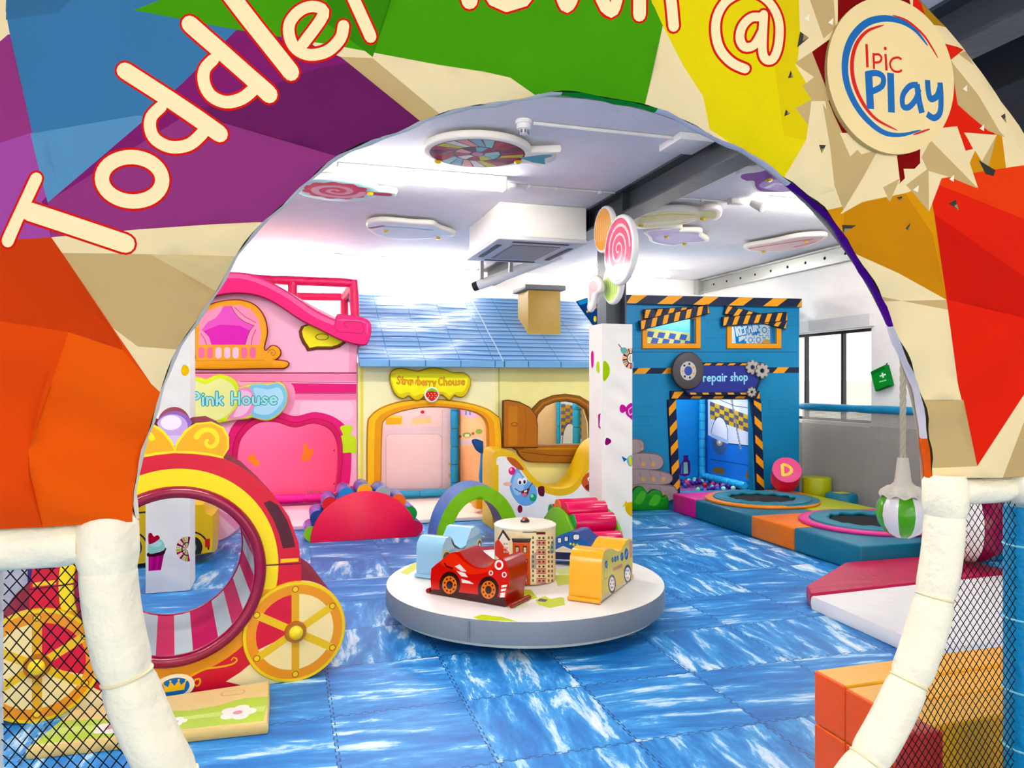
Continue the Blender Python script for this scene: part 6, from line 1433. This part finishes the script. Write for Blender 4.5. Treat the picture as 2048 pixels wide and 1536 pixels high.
# stacked foam planks, near right
fy = [(2.265, 2.43), (2.10, 2.263), (1.93, 2.098)]
fc_ = [('#f2a808', '#f25500'), ('#e8a408', '#f25500'), ('#d99c14', '#d8400c')]
pn = ['farthest', 'middle', 'nearest']
for i, (y0, y1) in enumerate(fy):
    for j, (z0, z1) in enumerate(((.004, .196), (.2, .4 if i == 0 else .395))):
        bm = bmesh.new(); box(bm, 1.94, 3.0, y0, y1, z0, z1, .008)
        for f in bm.faces:
            c = f.calc_center_median()
            if c.x < 1.95: f.material_index = 1
        o = finish('foam_plank', bm, [M(fc_[i][0]), M(fc_[i][1])], None)
        tag(o, '%s %s yellow foam plank with an orange end, stacked by the right padded tube' % (pn[i], ('lower', 'upper')[j]), 'foam block', 'stacked yellow foam planks')
tag(mesh1('foam_block', lambda bm: box(bm, 1.84, 1.935, 1.83, 1.925, .004, .43, .006), M('#a32a1c')), 'dark red foam block standing in front of the yellow planks, behind the net', 'foam block')
# lollipops round the top of the column
def lolly(u, v, X, r, lab, cols, kind_, stick=True):
    F_ = FX(X); c = F_.px(u, v); y = -c[0]
    t = thing('lollipop', (X, y, c[1]), lab, 'lollipop decoration', 'foam lollipops on the steel column')
    L = [('#f0ede6', ell(*c, r*1.04, r*1.04, 44)), (cols[0], ell(*c, r*.97, r*.97, 44))]
    if kind_ == 'spiral': L += lay(cols[1], stroke([(c[0]+r*.82*(1-k/62)*cos(k*.3), c[1]+r*.82*(1-k/62)*sin(k*.3)) for k in range(60)], r*.10, w1=r*.05))
    else:
        for k in range(7): L += lay(cols[1], stroke(sm([(c[0]-r*.8+k*r*.26, c[1]+r*(.45-.02*k)), (c[0]-r*.66+k*r*.24, c[1]), (c[0]-r*.8+k*r*.26, c[1]-r*.5)], 4, False), r*.07))
    L = [(cc, p if i < 2 else [(c[0]+(a-c[0])*min(1, r*.95/max(1e-6, hypot(a-c[0], b-c[1]))), c[1]+(b-c[1])*min(1, r*.95/max(1e-6, hypot(a-c[0], b-c[1])))) for a, b in p]) for i, (cc, p) in enumerate(L)]
    panel('sweet', F_, L, t, thick=.05, kind='gloss', side='#f0ede6', rnd=.012)
    mesh1('bracket', lambda bm: tube(bm, [(X+.052, y, c[1]), (X+.08, y, c[1]), (BX-.05, 6.2, c[1]), (BX-.05, 6.229, c[1])], .008, 8), M('#d8d4cc'), t)
lolly(1205, 459, 2.62, .185, 'orange striped foam lollipop high on the steel column', ('#f0a03c', '#f8cf8a'), 'str')
lolly(1236, 500, 2.55, .262, 'large pink foam lollipop with white spiral on the steel column', ('#d42a62', '#f4c4cc'), 'spiral')
lolly(1222, 566, 2.635, .165, 'pale green striped foam lollipop low on the steel column', ('#bfe07a', '#e9f3c4'), 'str')
F_ = FX(2.55); q_ = lambda c, pts: (c, F_.P(pts))
cn = panel('wrapped_sweet', F_, [q_('#ece6e0', sm([(1176, 600), (1172, 580), (1178, 560), (1190, 553), (1200, 565), (1200, 580), (1190, 588), (1184, 612), (1178, 622), (1174, 615)], 3)), q_('#e58a92', sm([(1178, 590), (1178, 572), (1186, 560), (1196, 568), (1194, 580), (1184, 588), (1180, 606)], 3))], None, thick=.04, kind='gloss', side='#ece6e0')
tag(cn, 'pink wrapped foam sweet hanging left of the green lollipop', 'foam sweet')
F_ = FY(6.9); q_ = lambda c, pts: (c, F_.P(pts))
pn_ = thing('navy_pennant', (2.75, 6.9, 0), 'navy and blue printed pennant behind the steel column, next to the roof', 'pennant')
mesh1('pole', lambda bm: [cyl(bm, (3.05, 6.95, 0), (3.05, 6.95, 2.33), .012, n=10), cyl(bm, (3.06, 6.94, 2.3), (2.80, 6.935, 2.3), .008, n=8)], M('#2a2d33', 'metal'), pn_)
panel('cloth', F_, [q_('#123a78', [(1155, 603), (1194, 590), (1194, 652), (1188, 648)]), q_('#2a8ac0', [(1155, 603), (1194, 590), (1194, 600), (1160, 610)]), q_('#c9a23a', [(1172, 622), (1194, 612), (1194, 616), (1174, 626)]), q_('#d9d04a', ell(1190, 638, 3, 6))], pn_, thick=.03, kind='cloth', side='#123a78')
# soft blocks behind the left net
tag(mesh1('foam_ramp', lambda bm: box(bm, -2.3, -1.5, 4.9, 5.3, .003, .62, .03, rot=.3), M('#c9ccd0')), 'pale grey foam block behind the left net, past the carriage wheel', 'foam block')
tag(mesh1('foam_block', lambda bm: box(bm, -2.5, -1.7, 5.75, 6.1, .003, .95, .03), M('#5a3f8a')), 'purple foam block standing behind the grey block at far left', 'foam block')
tag(mesh1('foam_block', lambda bm: box(bm, -3.1, -2.55, 4.8, 5.2, .003, .7, .03), M('#1a86a4')), 'teal foam block at the far left edge behind the net', 'foam block')
# unseen tube lamps, added only to brighten the play house rooms
def fill_lamp(x0, x1, y, z, lab):
    t = thing('added_fill_lamp', ((x0+x1)/2, y, z), lab, 'lamp')
    mesh1('lamp_housing', lambda bm: box(bm, x0, x1, y-.03, y+.03, z-.015, z, .003), M('#e9e6df'), t)
    mesh1('lamp_tube', lambda bm: box(bm, x0+.02, x1-.02, y-.02, y+.02, z-.04, z-.016, .008), EM, t)
fill_lamp(-1.2, .2, 8.8, 1.75, 'added fill lamp inside the pink play house, out of sight above its doorway')
fill_lamp(1.0, 2.0, 8.8, 1.75, 'added fill lamp inside the yellow play house, unseen above its doorway')
fill_lamp(2.5, 3.5, 8.8, 1.75, 'added fill lamp, unseen behind the arched window of the yellow play house')
fill_lamp(4.3, 5.3, 8.75, 1.68, 'added fill lamp, unseen above the ball pit')
fill_lamp(4.2, 5.6, 8.35, 2.6, 'added fill lamp, unseen in the upper room of the blue repair shop')
